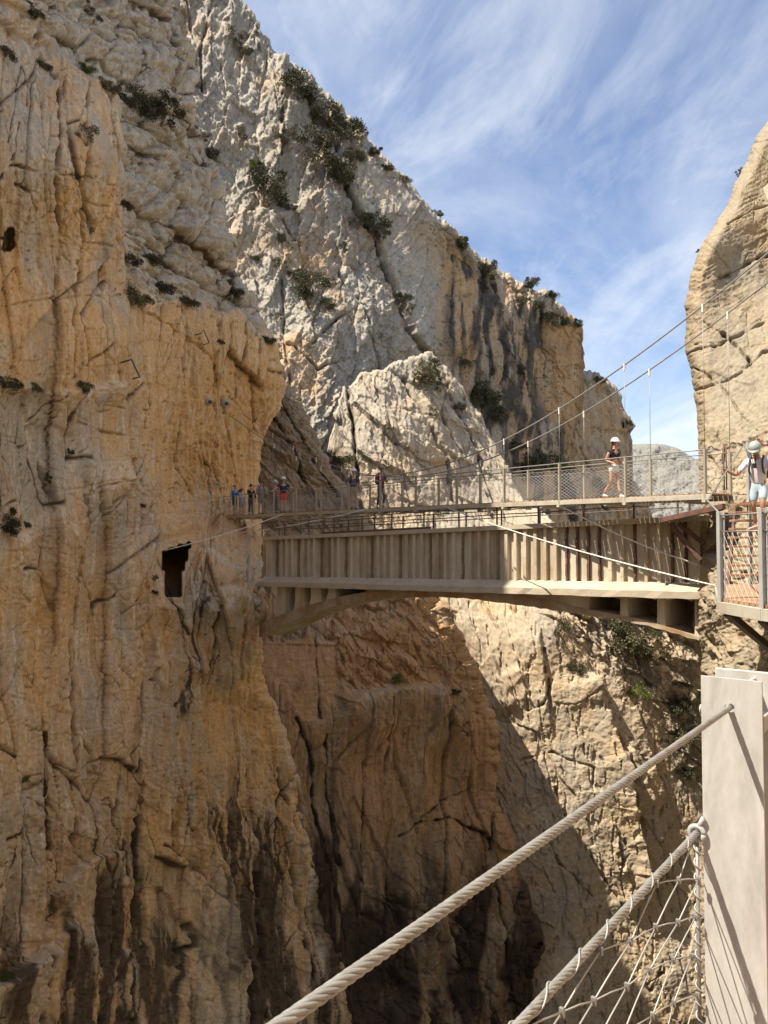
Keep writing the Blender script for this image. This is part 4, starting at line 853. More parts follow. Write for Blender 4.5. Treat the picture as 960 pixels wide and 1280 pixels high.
foot = thing('footbridge', W(FLEN / 2, 0, 0), 'narrow steel suspension footbridge with netted sides above the old aqueduct', 'bridge')
for b in (-HW, HW):
    m = MB(); n = 24
    for k in range(n):
        p, q = FLEN * k / n, FLEN * (k + 1) / n
        m.bar(W(p, b, -.10), W(q, b, -.10), .07, .13)
    m.build('deck_beam', MT['deckbeam'], foot)
m = MB()
k = 0.0
while k < FLEN - .1:
    m.bar(W(k + .06, -HW + .05, -.02), W(k + .06, HW - .05, -.02), .125, .035); k += .14
m.build('decking', MT['wood'], foot)
posts = []
for side, off in ((-1, 0.), (1, 0.0)):
    b = side * HW
    for k in range(15):
        a = .35 + k * (FLEN - .5) / 14 + off
        posts.append((a, b)); m = MB(); m.bar(W(a, b, -.16), W(a, b, 1.10), .085, .06, fd)
        m.build('post', MT['post'], foot)
        m = MB(); m.bar(W(a, b - .09 * 1, -.2), W(a, b + .09, -.2), .1, .07); m.build('beam_clamp', MT['deckbeam'], foot)
    for h, r in ((1.08, .016), (.86, .009)):
        m = MB(); m.tube([W(FLEN * k / 40, b, h) for k in range(41)], r, 6); m.build('handrail_cable', MT['cable'], foot)
    m = MB(); cell = .17; nzr = 17; hh = .84 / nzr
    na = int(FLEN / cell)
    for i in range(na):
        for j in range(nzr):
            a = i * cell + (j % 2) * cell / 2; z = .03 + j * hh
            if a + cell > FLEN: continue
            m.tube([W(a, b, z), W(a + cell / 2, b, z + hh)], .0030, 3, False)
            m.tube([W(a + cell, b, z), W(a + cell / 2, b, z + hh)], .0030, 3, False)
    m.build('wire_net', MT['wire'], foot)
for k in range(14):
    a = 1.2 + k * (FLEN - 2) / 13; m = MB(); m.bar(W(a, -HW, -.2), W(a, HW, -.2), .08, .08); m.build('cross_beam', MT['deckbeam'], foot)
# main cables: heights measured on the near one, both hang alike
cp = [fb(u, v, -HW) for u, v in [(276, 512), (335, 552), (400, 582), (450, 596), (500, 594), (560, 577), (620, 555), (680, 520), (745, 480), (793, 450), (833, 420), (878, 383), (960, 316), (1000, 282)]]
ca = np.array([p[0] for p in cp]); cz = np.array([p[1] for p in cp])
pc = np.polyfit(ca, cz, 4); zc_ = lambda a: float(np.polyval(pc, a))
CA0, CA1 = ca[0] - .3, ca[-1]
for side in (-1, 1):
    b = side * HW
    m = MB(); pts = [Vector((FL.x, FL.y, 0)) + fd * a + fn * b + Vector((0, 0, zc_(a))) for a in np.linspace(CA0, CA1, 70)]
    if side < 0: CABLE_END = pts[0]
    else: CABLE_END2 = pts[0]
    m.tube(pts, .021, 6); m.build('main_cable', MT['cable'], foot)
    for pa, pb in posts:
        if pb != b or pa < 6.5: continue
        zt_ = zc_(pa)
        if zt_ - zd(pa) < 1.2: continue
        base = Vector((FL.x, FL.y, 0)) + fd * pa + fn * b
        m = MB(); m.tube([base + Vector((0, 0, zd(pa) + 1.0)), base + Vector((0, 0, zt_))], .008, 5); h_ = m.build('hanger', MT['cable'], foot)
        m = MB(); m.bar(base + Vector((0, 0, zt_ - .16)), base + Vector((0, 0, zt_ + .05)), .045, .045, fd); m.build('cable_clamp', MT['rope_pale'], h_)
# wind stays, pale cables to the rock on both sides
def stay(p0, p1, label, sag=.15, r=.02):
    m = MB(); p0 = Vector(p0); p1 = Vector(p1)
    m.tube([p0.lerp(p1, k / 12) + Vector((0, 0, -sag * 4 * (k / 12) * (1 - k / 12))) for k in range(13)], r, 6)
    o = m.build('stay_cable', MT['rope_pale'], None); o.data.update()
    return tag(o, label, 'cable', 'pale stay cables bracing the footbridge')
def fbp(u, v, b=-HW): a, z = fb(u, v, b); return Vector((FL.x, FL.y, 0)) + fd * a + fn * b + Vector((0, 0, z))
stay(fbp(552, 632), PV(898, 733, 16.5), 'longest pale stay cable crossing the aqueduct side to the platform')
stay(fbp(690, 626), PV(880, 708, 20.4), 'pale stay cable from under the walking woman down to the tan rock')
stay(fbp(585, 633, HW), PV(876, 722, 21.0), 'thin far stay cable behind the two pale ones on the aqueduct', .2, .011)
stay(fbp(356, 642), PV(206, 688, 33.5), 'pale stay cable from the group of walkers left to the cave mouth', .1)
stay(fbp(460, 636), PV(268, 669, 36), 'pale stay cable running left under the deck to the boulder', .15)
for (u, v), e, lab in [((262, 503), CABLE_END, 'round steel anchor plate of the near main cable on the orange wall'), ((281, 506), CABLE_END2, 'second steel anchor plate beside the first on the orange wall')]:
    p, n_ = on('left_cliff', u, v)
    root = thing('anchor_plate', p, lab, 'anchor', 'cable anchors on the orange wall')
    ax = (Vector((1, -.5, -.3))).normalized(); m = MB(); m.tube([p - ax * .3, p + ax * .1], .21, 14); m.build('plate', MT['post'], root)
    m = MB(); m.tube([p + ax * .1, p + ax * .25], .09, 10); m.build('socket', MT['steel_dark'], root)
    m = MB(); m.tube([p + ax * .3, e], .026, 6); m.build('cable_tail', MT['cable'], root)
# rusty steel bracket where the aqueduct meets the right wall
br = thing('steel_bracket', PV(860, 650, 21.0), 'rusty steel cantilever platform at the right end of the aqueduct', 'bracket')
for b, yy_ in ((0, 20.5), (1, 21.3)):
    m = MB(); m.bar(PV(828, 650, yy_ - .2), PV(905, 633, yy_ - 1.9), .12, .14); m.build('beam', MT['rust'], br)
for u0, v0, u1, v1, y0, y1 in [(838, 654, 876, 700, 20.3, 19.9), (848, 654, 880, 680, 20.7, 20.3), (836, 655, 868, 692, 20.9, 20.6)]:
    m = MB(); m.bar(PV(u0, v0, y0), PV(u1, v1, y1), .11, .11); m.build('strut', MT['rust'], br)
m = MB(); m.hexa([PV(832, 651, 20.2), PV(905, 638, 18.6), PV(905, 637, 19.9), PV(840, 650, 21.4), PV(832, 647, 20.2), PV(905, 634, 18.6), PV(905, 633, 19.9), PV(840, 646, 21.4)]); m.build('floor_plate', MT['rust'], br)
# ------------------------------------------------------------------ foreground railing
HOLE = PV(912, 885, 2.34); NEARC = PV(336, 1272, .81)
dc = Vector((HOLE.x - NEARC.x, HOLE.y - NEARC.y, 0)).normalized()      # along the railing, away from us
pr_ = Vector((dc.y, -dc.x, 0))                                         # to the right, seen along the railing
FLOOR = -1.66
def strands(path0, path1, r, n, rs, pitch, name, mat, parent=None, seg=14, core=True, z_sag=0.):
    p0, p1 = Vector(path0), Vector(path1); L = (p1 - p0).length; d = (p1 - p0) / L
    x = d.orthogonal().normalized(); y = d.cross(x); m = MB(); N = int(L / pitch * seg)
    for i in range(n):
        ph = 2 * math.pi * i / n
        m.tube([p0 + d * (L * k / N) + (x * math.cos(ph + 2 * math.pi * L * k / N / pitch) + y * math.sin(ph + 2 * math.pi * L * k / N / pitch)) * r for k in range(N + 1)], rs, 7)
    if core: m.tube([p0, p1], r * .8, 8)
    return m.build(name, mat, parent)
PB = HOLE - dc * 2.75                                                 # the next post back, beside the camera
def big_post(base, label):
    """Galvanised H-section railing post; base is the point of the cable hole on its near plate."""
    root = thing('railing_post', (base.x, base.y, FLOOR), label, 'post', 'galvanised railing posts')
    top = HOLE.z + .088; w = .172
    def plate(off, s0, s1, t_, name, ztop, hole=False):
        a = base + dc * off
        m = MB(); c0 = a + pr_ * s0; c1 = a + pr_ * s1
        if not hole:
            z0, z1 = FLOOR, ztop
            q = [c0, c1, c1 + dc * t_, c0 + dc * t_]
            m.hexa([Vector((p.x, p.y, z0)) for p in q] + [Vector((p.x, p.y, z1)) for p in q])
            o = m.build(name, MT_POST, root)
            bv = o.modifiers.new('edge', 'BEVEL'); bv.width = .003; bv.segments = 2
        else:                                                     # plate with a real round hole for the cable
            rh = .0145; n = 20; z0, z1 = FLOOR, ztop
            P2 = lambda s, z, d: Vector((a.x, a.y, 0)) + pr_ * s + dc * d + Vector((0, 0, z))
            for side, d in ((0, 0), (1, t_)):
                an_ = [2 * math.pi * k / n - math.pi / 4 for k in range(n)]; ring = [P2(rh * math.cos(q), HOLE.z + rh * math.sin(q), d) for q in an_]
                box = []
                for k in range(n):
                    e4 = k * 4 // n; t4 = k * 4 / n - e4; q4 = [(s1, -.07), (s1, .07), (s0, .07), (s0, -.07)]
                    (xa, ya), (xb, yb) = q4[e4], q4[(e4 + 1) % 4]; box.append(P2(xa + (xb - xa) * t4, HOLE.z + ya + (yb - ya) * t4, d))
                fs = [(k, (k + 1) % n, n + (k + 1) % n, n + k) for k in range(n)]
                m.add(ring + box, [f[::-1] for f in fs] if side else fs)
            m.add([P2(rh * math.cos(2 * math.pi * k / n), HOLE.z + rh * math.sin(2 * math.pi * k / n), d) for d in (0, t_) for k in range(n)], [(k, n + k, n + (k + 1) % n, (k + 1) % n) for k in range(n)], True)
            for za, zb_ in ((z0, HOLE.z - .07), (HOLE.z + .07, z1)):
                m.hexa([P2(s0, za, 0), P2(s1, za, 0), P2(s1, za, t_), P2(s0, za, t_), P2(s0, zb_, 0), P2(s1, zb_, 0), P2(s1, zb_, t_), P2(s0, zb_, t_)])
            for s_ in (s0, s1): m.add([P2(s_, HOLE.z - .07, 0), P2(s_, HOLE.z - .07, t_), P2(s_, HOLE.z + .07, t_), P2(s_, HOLE.z + .07, 0)], [(0, 1, 2, 3)])
            o = m.build(name, MT_POST, root)
        return o
    L_, R_ = -.082, .09
    plate(0, L_, R_, .011, 'front_plate', top, True)
    plate(.15, L_ + .004, R_ + .004, .011, 'back_plate', top + .006)
    plate(.0112, R_ - .055, R_ - .045, .1385, 'web', top - .012)
    m = MB(); a = base + dc * .05 + pr_ * (R_ - .02); m.bar((a.x, a.y, HOLE.z - .05), (a.x + dc.x * .08, a.y + dc.y * .08, HOLE.z - .05), .03, .05); m.build('clamp_block', MT['galv'], root)
    m = MB(); e0 = Vector((base.x, base.y, HOLE.z - .02)) + pr_ * (L_ - .004) + dc * .03; m.tube([e0 + (dc * math.cos(q * .42) + Vector((0, 0, 1)) * math.sin(q * .42)) * .012 - pr_ * .004 for q in range(16)], .0035, 6); m.build('eyelet', MT['galv'], root)
    return root
MT_POST = plain('galvanised_plate', (.56, .55, .515), .5, .1, .6, 16, (.43, .42, .385), .55, (1, 1, .28), .15)
big_post(HOLE, 'tall galvanised railing post in the near right corner, both cables tied to it')
big_post(PB, 'galvanised railing post holding the near end of the thick cable')
hr = strands(PB - dc * .05 , HOLE + dc * .10, .0055, 6, .0034, .10, 'handrail_cable', MT['cable'])
tag(hr, 'thick twisted steel handrail cable rising to the hole in the near post', 'cable')
# lower cable with its lacing
LZ = -(1055 - 675) / F * 2.27
lp0 = Vector((PB.x, PB.y, LZ)) + dc * .05 - pr_ * .10; lp1 = Vector((HOLE.x, HOLE.y, LZ)) - pr_ * .098
lower = thing('net_cable', lp1, 'lower twisted cable laced to the diamond net below the handrail', 'cable')
strands(lp0, lp1, .0064, 6, .0040, .12, 'rope', MT['cable'], lower)
m = MB(); L = (lp1 - lp0).length; N = int(L / .16 * 18)
x = pr_; y = Vector((0, 0, 1))
m.tube([lp0 + dc * (L * k / N) + (x * math.cos(2 * math.pi * L * k / N / .16) + y * math.sin(2 * math.pi * L * k / N / .16)) * .0118 for k in range(N + 1)], .0021, 6); m.build('lacing_wire', MT['wire'], lower)
m = MB()
for k in range(9):
    a = 2 * math.pi * k / 8
cl = lp1 - dc * .01; ring = [cl + (pr_ * math.cos(2 * math.pi * k / 16) + Vector((0, 0, 1)) * math.sin(2 * math.pi * k / 16)) * .021 for k in range(17)]
m.tube(ring, .008, 8); m.tube([cl + Vector((0, 0, .01)), cl + Vector((0, 0, .05)) + pr_ * .02], .007, 8); m.build('end_loop', MT['galv'], lower)
# net of thin cables under it
net = thing('cable_net', Vector((lp1.x, lp1.y, FLOOR)), 'diamond net of thin steel cables with crimped joints under the lower cable', 'net')
m = MB(); knots = []; cs, cz_ = .39, .058
ns = int(L / cs); nz = 12
def NP(i, j): 
    s = L - .03 - (i + .5 * (j % 2)) * cs
    return Vector((lp0.x, lp0.y, 0)) + dc * (s + .006 * math.sin(i * 3.1 + j * 1.7)) + Vector((0, 0, LZ - .012 - j * cz_ + .006 * math.sin(i * 2.3 + j * 2.9))) + pr_ * (.012 * math.sin(j * .8 + i))
for i in range(-1, ns + 2):
    for j in range(nz):
        for di in ((0, -1) if j % 2 == 0 else (0, 1)):
            a, b = NP(i, j), NP(i + di, j + 1)
            if i + di < 0 or i < 0: 
                if i < 0 or i + di < -1: continue
            s_ = lambda q: (q - Vector((lp0.x, lp0.y, q.z))).dot(dc)
            if s_(a) > L + .2 or s_(b) > L + .2 or s_(a) < 0 or s_(b) < 0: continue
            mid = (a + b) / 2 + Vector((0, 0, .003))
            m.tube([a, mid, b], .0019, 6)
        if i >= 0:
            knots.append(NP(i, j))
m.build('thin_cables', MT['wire'], net); 
kn = MB(); kn.bar(Vector((0, 0, -.009)), Vector((0, 0, .009)), .011, .008, dc); k0 = None
for q in sorted(knots, key=lambda p: (p - lp1).length)[:96]:
    if k0 is None: o = k0 = kn.build('crimp', MT['cable'], net)
    else: o = k0.copy(); C.objects.link(o)
    o.location = q
# upright cable beside the post that holds the net's edge
vp = Vector((HOLE.x, HOLE.y, 0)) - pr_ * .100
m = MB(); m.tube([vp + Vector((0, 0, LZ + .0)), vp + Vector((0, 0, FLOOR + .05))], .0062, 8)
e_ = m.build('edge_cable', MT['cable'], net)
m = MB(); N = 150; z0, z1 = LZ - .02, FLOOR + .06
m.tube([vp + Vector((0, 0, z0 + (z1 - z0) * k / N)) + (pr_ * math.cos(k * .62) + dc * math.sin(k * .62)) * .010 for k in range(N + 1)], .0022, 5); m.build('edge_lacing', MT['wire'], e_)
# boards we stand on
m = MB(); k = -1.9
while k < 4.6:
    a = HOLE + dc * (k - 1.0) + pr_ * .06; b = a + pr_ * 1.15; jz = random.uniform(-.004, .004)
    m.bar((a.x, a.y, FLOOR - .03 + jz), (b.x, b.y, FLOOR - .03 + jz), .135, .045); k += .148
bw = m.build('boardwalk', MT['wood']); tag(bw, 'reddish board walkway behind the near railing post', 'walkway')
# ------------------------------------------------------------------ stair platform on the right wall
PZ = -.83
plat = thing('stair_platform', (5.4, 12.5, PZ), 'board landing with netted rail at the foot of the stairs', 'platform')
cor = [Vector((4.80, 11.0)), Vector((4.86, 9.9)), Vector((5.6, 7.6)), Vector((7.4, 8.2)), Vector((8.8, 14.6)), Vector((6.3, 14.6))]
m = MB(); n = len(cor)
k = 0
yk = 7.7
while yk < 14.55:
    xs = []
    for i in range(n):
        a, b = cor[i], cor[(i + 1) % n]
        if (a.y - yk) * (b.y - yk) < 0: xs.append(a.x + (b.x - a.x) * (yk - a.y) / (b.y - a.y))
    if len(xs) >= 2: m.bar((min(xs) + .02, yk, PZ - .025), (max(xs) - .02, yk, PZ - .025), .125, .045)
    yk += .138
m.build('floor_boards', MT['wood'], plat)
m = MB()
for i in range(n):
    a, b = cor[i], cor[(i + 1) % n]; m.bar((a.x, a.y, PZ - .13), (b.x, b.y, PZ - .13), .06, .16)
m.build('edge_beam', MT['deckbeam'], plat)
def ppost(p, h, name='post'):
    m = MB(); m.bar((p[0] - .035, p[1], PZ - .2), (p[0] - .035, p[1], PZ + h), .012, .095, Vector((0, 1, 0))); m.bar((p[0] + .035, p[1], PZ - .2), (p[0] + .035, p[1], PZ + h), .012, .095, Vector((0, 1, 0))); m.bar((p[0], p[1], PZ - .2), (p[0], p[1], PZ + h - .01), .058, .02, Vector((0, 1, 0)))
    return m.build(name, MT['galv'], plat)
PP = [(4.82, 11.0), (4.88, 9.9), (5.62, 7.6)]
for p in PP: ppost(p, 1.24)
ppost((8.1, 17.0), 3.0)
nm_ = MB()
for (ax_, ay_), (bx_, by_) in zip(PP[:-1], PP[1:]):
    A_, B_ = Vector((ax_, ay_, PZ)), Vector((bx_, by_, PZ)); L_ = (B_ - A_).length; d_ = (B_ - A_) / L_
    for h in (.95, 1.18):
        m = MB(); m.tube([A_ + Vector((0, 0, h)), B_ + Vector((0, 0, h))], .010, 6); m.build('handrail_cable', MT['cable'], plat)
    cl_, ch_ = .13, .085
    for i in range(int(L_ / cl_)):
        for j in range(11):
            a = A_ + d_ * (i * cl_ + (j % 2) * cl_ / 2) + Vector((0, 0, j * ch_)); b = a + d_ * cl_ / 2 + Vector((0, 0, ch_)); c = a + d_ * cl_
            nm_.tube([a, b], .0016, 3, False); nm_.tube([c, b], .0016, 3, False)
nm_.build('wire_net', MT['wire'], plat)
m = MB(); m.tube([Vector((4.82, 11.0, PZ + 1.2)), Vector((5.9, 14.0, PZ + 1.55)), Vector((8.0, 17.0, PZ + 2.95))], .014, 6); m.build('stair_cable', MT['cable'], plat)
for a, b in [((4.85, 10.9, PZ - .2), (6.6, 12.4, PZ - 1.25)), ((4.9, 10.0, PZ - .2), (6.5, 11.0, PZ - 1.3)), ((5.3, 9.0, PZ - .2), (6.7, 10.4, PZ - 1.2))]:
    m = MB(); m.bar(a, b, .10, .10); m.build('brace', MT['steel_dark'], plat)
stairs = thing('stairs', (6.6, 14.6, PZ), 'steep flight of reddish board steps against the tan rock', 'stairs')
for k in range(1, 10):
    x0 = 6.42 + .135 * k; y0 = 14.5 + .25 * k; z0 = PZ + .18 * k
    m = MB(); m.bar((x0, y0, z0 - .02), (x0 + 1.15, y0, z0 - .02), .25, .045); m.build('tread', MT['wood'], stairs)
for dx in (0.02, 1.13):
    m = MB(); m.bar((6.42 + dx, 14.42, PZ - .1), (6.42 + .135 * 9.4 + dx, 14.5 + .25 * 9.4, PZ + .18 * 9.4 - .12), .05, .18); m.build('stringer', MT['rust'], stairs)
m = MB(); m.hexa([Vector(p) for p in [(7.9, 16.95, .78), (9.6, 16.95, .78), (10.2, 18.6, .80), (8.7, 18.6, .80), (7.9, 16.95, .84), (9.6, 16.95, .84), (10.2, 18.6, .86), (8.7, 18.6, .86)]]); m.build('top_landing', MT['wood'], stairs)
# thin bars and a rod on the right wall, old staples and a sign on the left wall
rods = thing('steel_rods', PV(905, 600, 19.0), 'pair of upright rusty rods standing on the right end of the footbridge', 'rods')
for u in (905.5, 908.5):
    m = MB(); m.tube([PV(u, 612, 18.6), PV(u - 1.2, 554, 18.7)], .016, 6); m.build('rod', MT['rust'], rods)
m = MB(); m.tube([PV(904, 556, 18.7), PV(910, 556, 18.7)], .012, 6); m.build('cross_piece', MT['rust'], rods)
for (u0, v0, u1, v1, u2, v2), lab in [((246, 418, 250, 414, 257, 430), 'small bent iron staple high on the orange wall between two cracks'), ((153, 455, 157, 453, 167, 471), 'bent iron staple left on the orange wall beside the long vertical crack')]:
    p0, n0 = on('left_cliff', u0, v0); p1, n1 = on('left_cliff', u1, v1); p2, n2 = on('left_cliff', u2, v2)
    o_ = Vector((.35, -.3, 0)); m = MB(); m.tube([p0, p0 + o_, p1 + o_, p2 + o_, p2], .03, 6)
    tag(m.build('iron_staple', MT['steel_dark']), lab, 'staple', 'old iron staples on the cliff')
p, n_ = on('left_cliff', 272, 606)
sg = thing('sign', p, 'small pale notice fixed to the orange wall at the left end of the footbridge', 'sign')
q = PV(272, 606, p.y - .25); m = MB(); m.bar(q - Vector((.16, 0, 0)), q + Vector((.16, 0, 0)), .03, .34); m.build('panel', plain('pale_panel', (.55, .52, .38), .6), sg)
m = MB(); m.bar(q + Vector((-.1, -.02, .02)), q + Vector((.1, -.02, .02)), .006, .12); m.build('dark_field', plain('faded_print', (.30, .33, .22), .6), sg)
# ------------------------------------------------------------------ people
def skin_mesh(name, verts, edges, radii, mat, parent, lvl=1, root=0):
    me = bpy.data.meshes.new(name + '_chain'); me.from_pydata([tuple(v) for v in verts], edges, [])
    o = bpy.data.objects.new(name, me); C.objects.link(o)
    o.modifiers.new('skin', 'SKIN'); sv = me.skin_vertices[0].data
    for k, r in enumerate(radii):
        r = r if isinstance(r, tuple) else (r, r); sv[k].radius = r
    sv[root].use_root = True
    if lvl: s = o.modifiers.new('sub', 'SUBSURF'); s.levels = lvl; s.render_levels = lvl
    dg = bpy.context.evaluated_depsgraph_get(); ev = o.evaluated_get(dg)
    m2 = bpy.data.meshes.new_from_object(ev); m2.name = name
    o.modifiers.clear(); o.data = m2; bpy.data.meshes.remove(me)
    m2.polygons.foreach_set('use_smooth', np.ones(len(m2.polygons), bool))
    m2.materials.clear(); m2.materials.append(mat)
    o.parent = parent
    return o
_cl = {}
def cloth(name, col, rough=.85):
    if name not in _cl: _cl[name] = plain(name, col, rough, 0, .25, 25)
    return _cl[name]
SKIN = plain('skin', (.50, .29, .20), .55, 0, .15, 30); SKIN_DARK = plain('tanned_skin', (.40, .22, .145), .55, 0, .15, 30)
def person(loc, face, h, label, pose, wear, skin=None, group=None):
    """pose: hands, elbows, feet, knees in body axes (x right of the figure's left-right, y forward, z up) for a 1.75 m figure."""
    root = thing('person', loc, label, 'person', group); root.rotation_euler = (0, 0, face); k = h / 1.75
    root.scale = (k, k, k); skin = skin or SKIN
    lean = pose.get('lean', 0.0); drop = pose.get('drop', 0.0)
    hip = Vector((0, pose.get('hipy', 0), .93 - drop))
    def up(y, z): return hip + Vector((0, y + math.sin(lean) * z, math.cos(lean) * z))
    waist, chest, neck = up(0, .17), up(.0, .38), up(.0, .55)
    hl = pose.get('nod', lean * .5)
    head0 = neck + Vector((0, .02 + math.sin(hl) * .06, .06)); head = head0 + Vector((0, math.sin(hl) * .12 + .01, .12 * math.cos(hl))); crown = head + Vector((0, math.sin(hl) * .07, .075))
    V = [hip, waist, chest, neck, head0, head, crown]; E = [(0, 1), (1, 2), (2, 3), (3, 4), (4, 5), (5, 6)]
    R = [(.14, .10), (.125, .09), (.15, .10), (.055, .055), (.062, .066), (.078, .098), (.05, .06)]
    def addv(p, r, a):
        V.append(Vector(p)); R.append(r); E.append((a, len(V) - 1)); return len(V) - 1
    nose = addv(head + Vector((0, .105, -.02)), .014, 5)
    arms = {}; legs = {}
    for sx, nme in ((-1, 'l'), (1, 'r')):
        sh = chest + Vector((sx * .19, 0, .085)); el = chest + Vector(pose.get('elbow_' + nme, (sx * .26, .0, -.22))); ha = chest + Vector(pose.get('hand_' + nme, (sx * .27, .08, -.47)))
        a = addv(sh, .058, 2); b = addv(el, .042, a); c = addv(ha + (el - ha) * .12, .028, b)
        f = (ha - el).normalized(); s_ = f.cross(Vector((0, 0, 1))); s_ = s_.normalized() if s_.length > .1 else Vector((1, 0, 0))
        pm = addv(ha + f * .05, (.036, .02), c)
        for q, ln in ((-.03, .065), (-.01, .08), (.012, .085), (.034, .07)):
            m_ = addv(ha + f * .095 + s_ * q, .0095, pm); addv(ha + f * (.095 + ln * .55) + s_ * q + Vector((0, 0, -ln * .35)), .008, m_)
        t_ = addv(ha + f * .05 + s_ * -.045, .011, pm); addv(ha + f * .085 + s_ * -.055 + Vector((0, 0, -.015)), .009, t_)
        arms[nme] = (sh, el, ha)
        hp = hip + Vector((sx * .085, 0, -.04)); kn = Vector(pose.get('knee_' + nme, (sx * .095, .03, .49))); an = Vector(pose.get('foot_' + nme, (sx * .10, .0, .085)))
        a = addv(hp, .085, 0); b = addv(kn, .056, a); mid = addv(kn.lerp(an, .35) + Vector((0, -.02, 0)), .052, b); c = addv(an, .036, mid)
        legs[nme] = (hp, kn, an)
    body = skin_mesh('body', V, E, R, skin, root)
    # hair, headgear
    M = Matrix.Rotation(-hl * .9, 3, 'X')
    def child(mb, name, mat):
        o = mb.build(name, mat, None); o.parent = root; return o
    hc = head + M @ Vector((0, -.005, .02))
    if 'hair' in wear:
        m = MB(); m.ball(hc + Vector((0, -.022, .0)), .092, .108, .112, 14, 8, -.35, M); child(m, 'hair', wear['hair'])
        if wear.get('long_hair'): skin_mesh('hair', [head + Vector((0, -.08, .02)), head + Vector((0, -.11, -.1)), neck + Vector((0, -.12, -.1)), neck + Vector((0, -.12, -.22))], [(0, 1), (1, 2), (2, 3)], [(.08, .05), (.085, .05), (.07, .04), (.03, .02)], wear['hair'], root)
    if 'helmet' in wear:
        m = MB(); m.ball(hc + M @ Vector((0, -.01, .01)), .122, .142, .128, 18, 8, -.12, M)
        m.ball(hc + M @ Vector((0, .03, .0)), .118, .165, .03, 16, 4, -.6, M)
        he = child(m, 'helmet', wear['helmet'])
        m = MB()
        for s_ in (-1, 1): m.tube([hc + M @ Vector((s_ * .105, .02, 0)), head + M @ Vector((s_ * .07, .06, -.10)), head + M @ Vector((0, .075, -.125))], .006, 5)
        child(m, 'chin_strap', cloth('black_strap', (.03, .03, .03)))
        m = MB(); m.bar(hc + M @ Vector((-.075, .115, -.005)), hc + M @ Vector((.075, .115, -.005)), .03, .02); child(m, 'helmet_rim', cloth('dark_rim', (.08, .08, .08)))
    if 'cap' in wear:
        m = MB(); m.ball(hc + M @ Vector((0, -.01, .0)), .102, .118, .115, 16, 8, .0, M); m.ball(hc + M @ Vector((0, .11, .005)), .08, .09, .014, 12, 4, -1, M); child(m, 'cap', wear['cap'])
    # clothes
    sleeve = wear.get('sleeve', .75)
    if 'shirt' in wear:
        V2 = [hip - Vector((0, 0, .10)), waist, chest, neck - Vector((0, .0, .06))]; E2 = [(0, 1), (1, 2), (2, 3)]; R2 = [(.165, .125), (.16, .12), (.175, .125), (.075, .07)]
        if wear.get('crop'): V2 = V2[1:]; R2 = R2[1:]; V2[0] = waist - Vector((0, 0, .03)); E2 = [(0, 1), (1, 2)]
        ci = len(V2) - 2
        for nme in 'lr':
            sh, el, ha = arms[nme]; i0 = len(V2)
            V2.append(sh); R2.append(.075); E2.append((ci, i0))
            if sleeve <= 1: V2.append(sh.lerp(el, sleeve)); R2.append(.064); E2.append((i0, i0 + 1))
            else: V2 += [el, el.lerp(ha, sleeve - 1)]; R2 += [.056, .043]; E2 += [(i0, i0 + 1), (i0 + 1, i0 + 2)]
        skin_mesh('shirt', V2, E2, R2, wear['shirt'], root)
    if 'bottom' in wear:
        ln = wear.get('leg', .9)
        V2 = [hip + Vector((0, 0, .13)), hip - Vector((0, 0, .03))]; E2 = [(0, 1)]; R2 = [(.15, .115), (.165, .125)]
        tight = .85 if wear.get('tight') else 1.15
        for nme in 'lr':
            hp, kn, an = legs[nme]; i0 = len(V2); V2.append(hp - Vector((0, 0, .04))); R2.append(.098 * min(1.1, tight + .1)); E2.append((1, i0))
            if ln <= 1: V2.append(hp.lerp(kn, ln)); R2.append(.072 * tight); E2.append((i0, i0 + 1))
            else: V2 += [kn, kn.lerp(an, ln - 1)]; R2 += [.067 * tight, .056 * tight]; E2 += [(i0, i0 + 1), (i0 + 1, i0 + 2)]
        skin_mesh(wear.get('bottom_name', 'shorts'), V2, E2, R2, wear['bottom'], root)
    for nme in 'lr':
        hp, kn, an = legs[nme]; sm_ = wear.get('shoes') or cloth('dark_shoes', (.06, .055, .05))
        fw = Vector((0.02 * (1 if nme == 'r' else -1), 1, 0)); lift = an.z - .085
        base = Vector((an.x, an.y, an.z - .045))
        skin_mesh('shoe', [base + Vector((0, -.05, .0)), base + Vector((0, .03, .005)), base + fw * .12 - Vector((0, 0, .008)), base + fw * .18 - Vector((0, 0, .014)), base + Vector((0, -.02, .05))], [(0, 1), (1, 2), (2, 3), (1, 4)], [(.042, .042), (.046, .044), (.046, .034), (.034, .024), (.045, .04)], sm_, root)
    if 'pack' in wear:
        b0 = chest + Vector((0, -.20, -.08)); m = MB(); c = MB()
        bm = bmesh.new(); bmesh.ops.create_cube(bm, size=1, matrix=Matrix.Translation(b0) @ Matrix.Rotation(-lean, 4, 'X') @ Matrix.Diagonal((.30, .18, .46, 1)))
        bmesh.ops.bevel(bm, geom=bm.edges[:], offset=.06, segments=3, affect='EDGES')
        me = bpy.data.meshes.new('backpack'); bm.to_mesh(me); bm.free(); me.materials.append(wear['pack']); me.polygons.foreach_set('use_smooth', np.ones(len(me.polygons), bool))
        o = bpy.data.objects.new('backpack', me); C.objects.link(o); o.parent = root
        m = MB()
        for s_ in (-1, 1): m.tube([b0 + Vector((s_ * .1, .06, .2)), chest + Vector((s_ * .12, .04, .185)), chest + Vector((s_ * .12, .142, .05)), chest + Vector((s_ * .13, .13, -.12)), b0 + Vector((s_ * .13, .08, -.16))], .02, 6)
        o2 = m.build('strap', wear['pack'], None); o2.parent = o
    return root, chest, arms
def deck(u, b=0.0):
    a, _ = fb(u, 640, b); return W(a, b, 0.0)
GW = 'walkers on the footbridge'
def facing(d): return math.atan2(-d.x, d.y)
TOCAM = facing(Vector((0, -1, 0))); RIGHT = facing(fd); LEFT = facing(-fd)
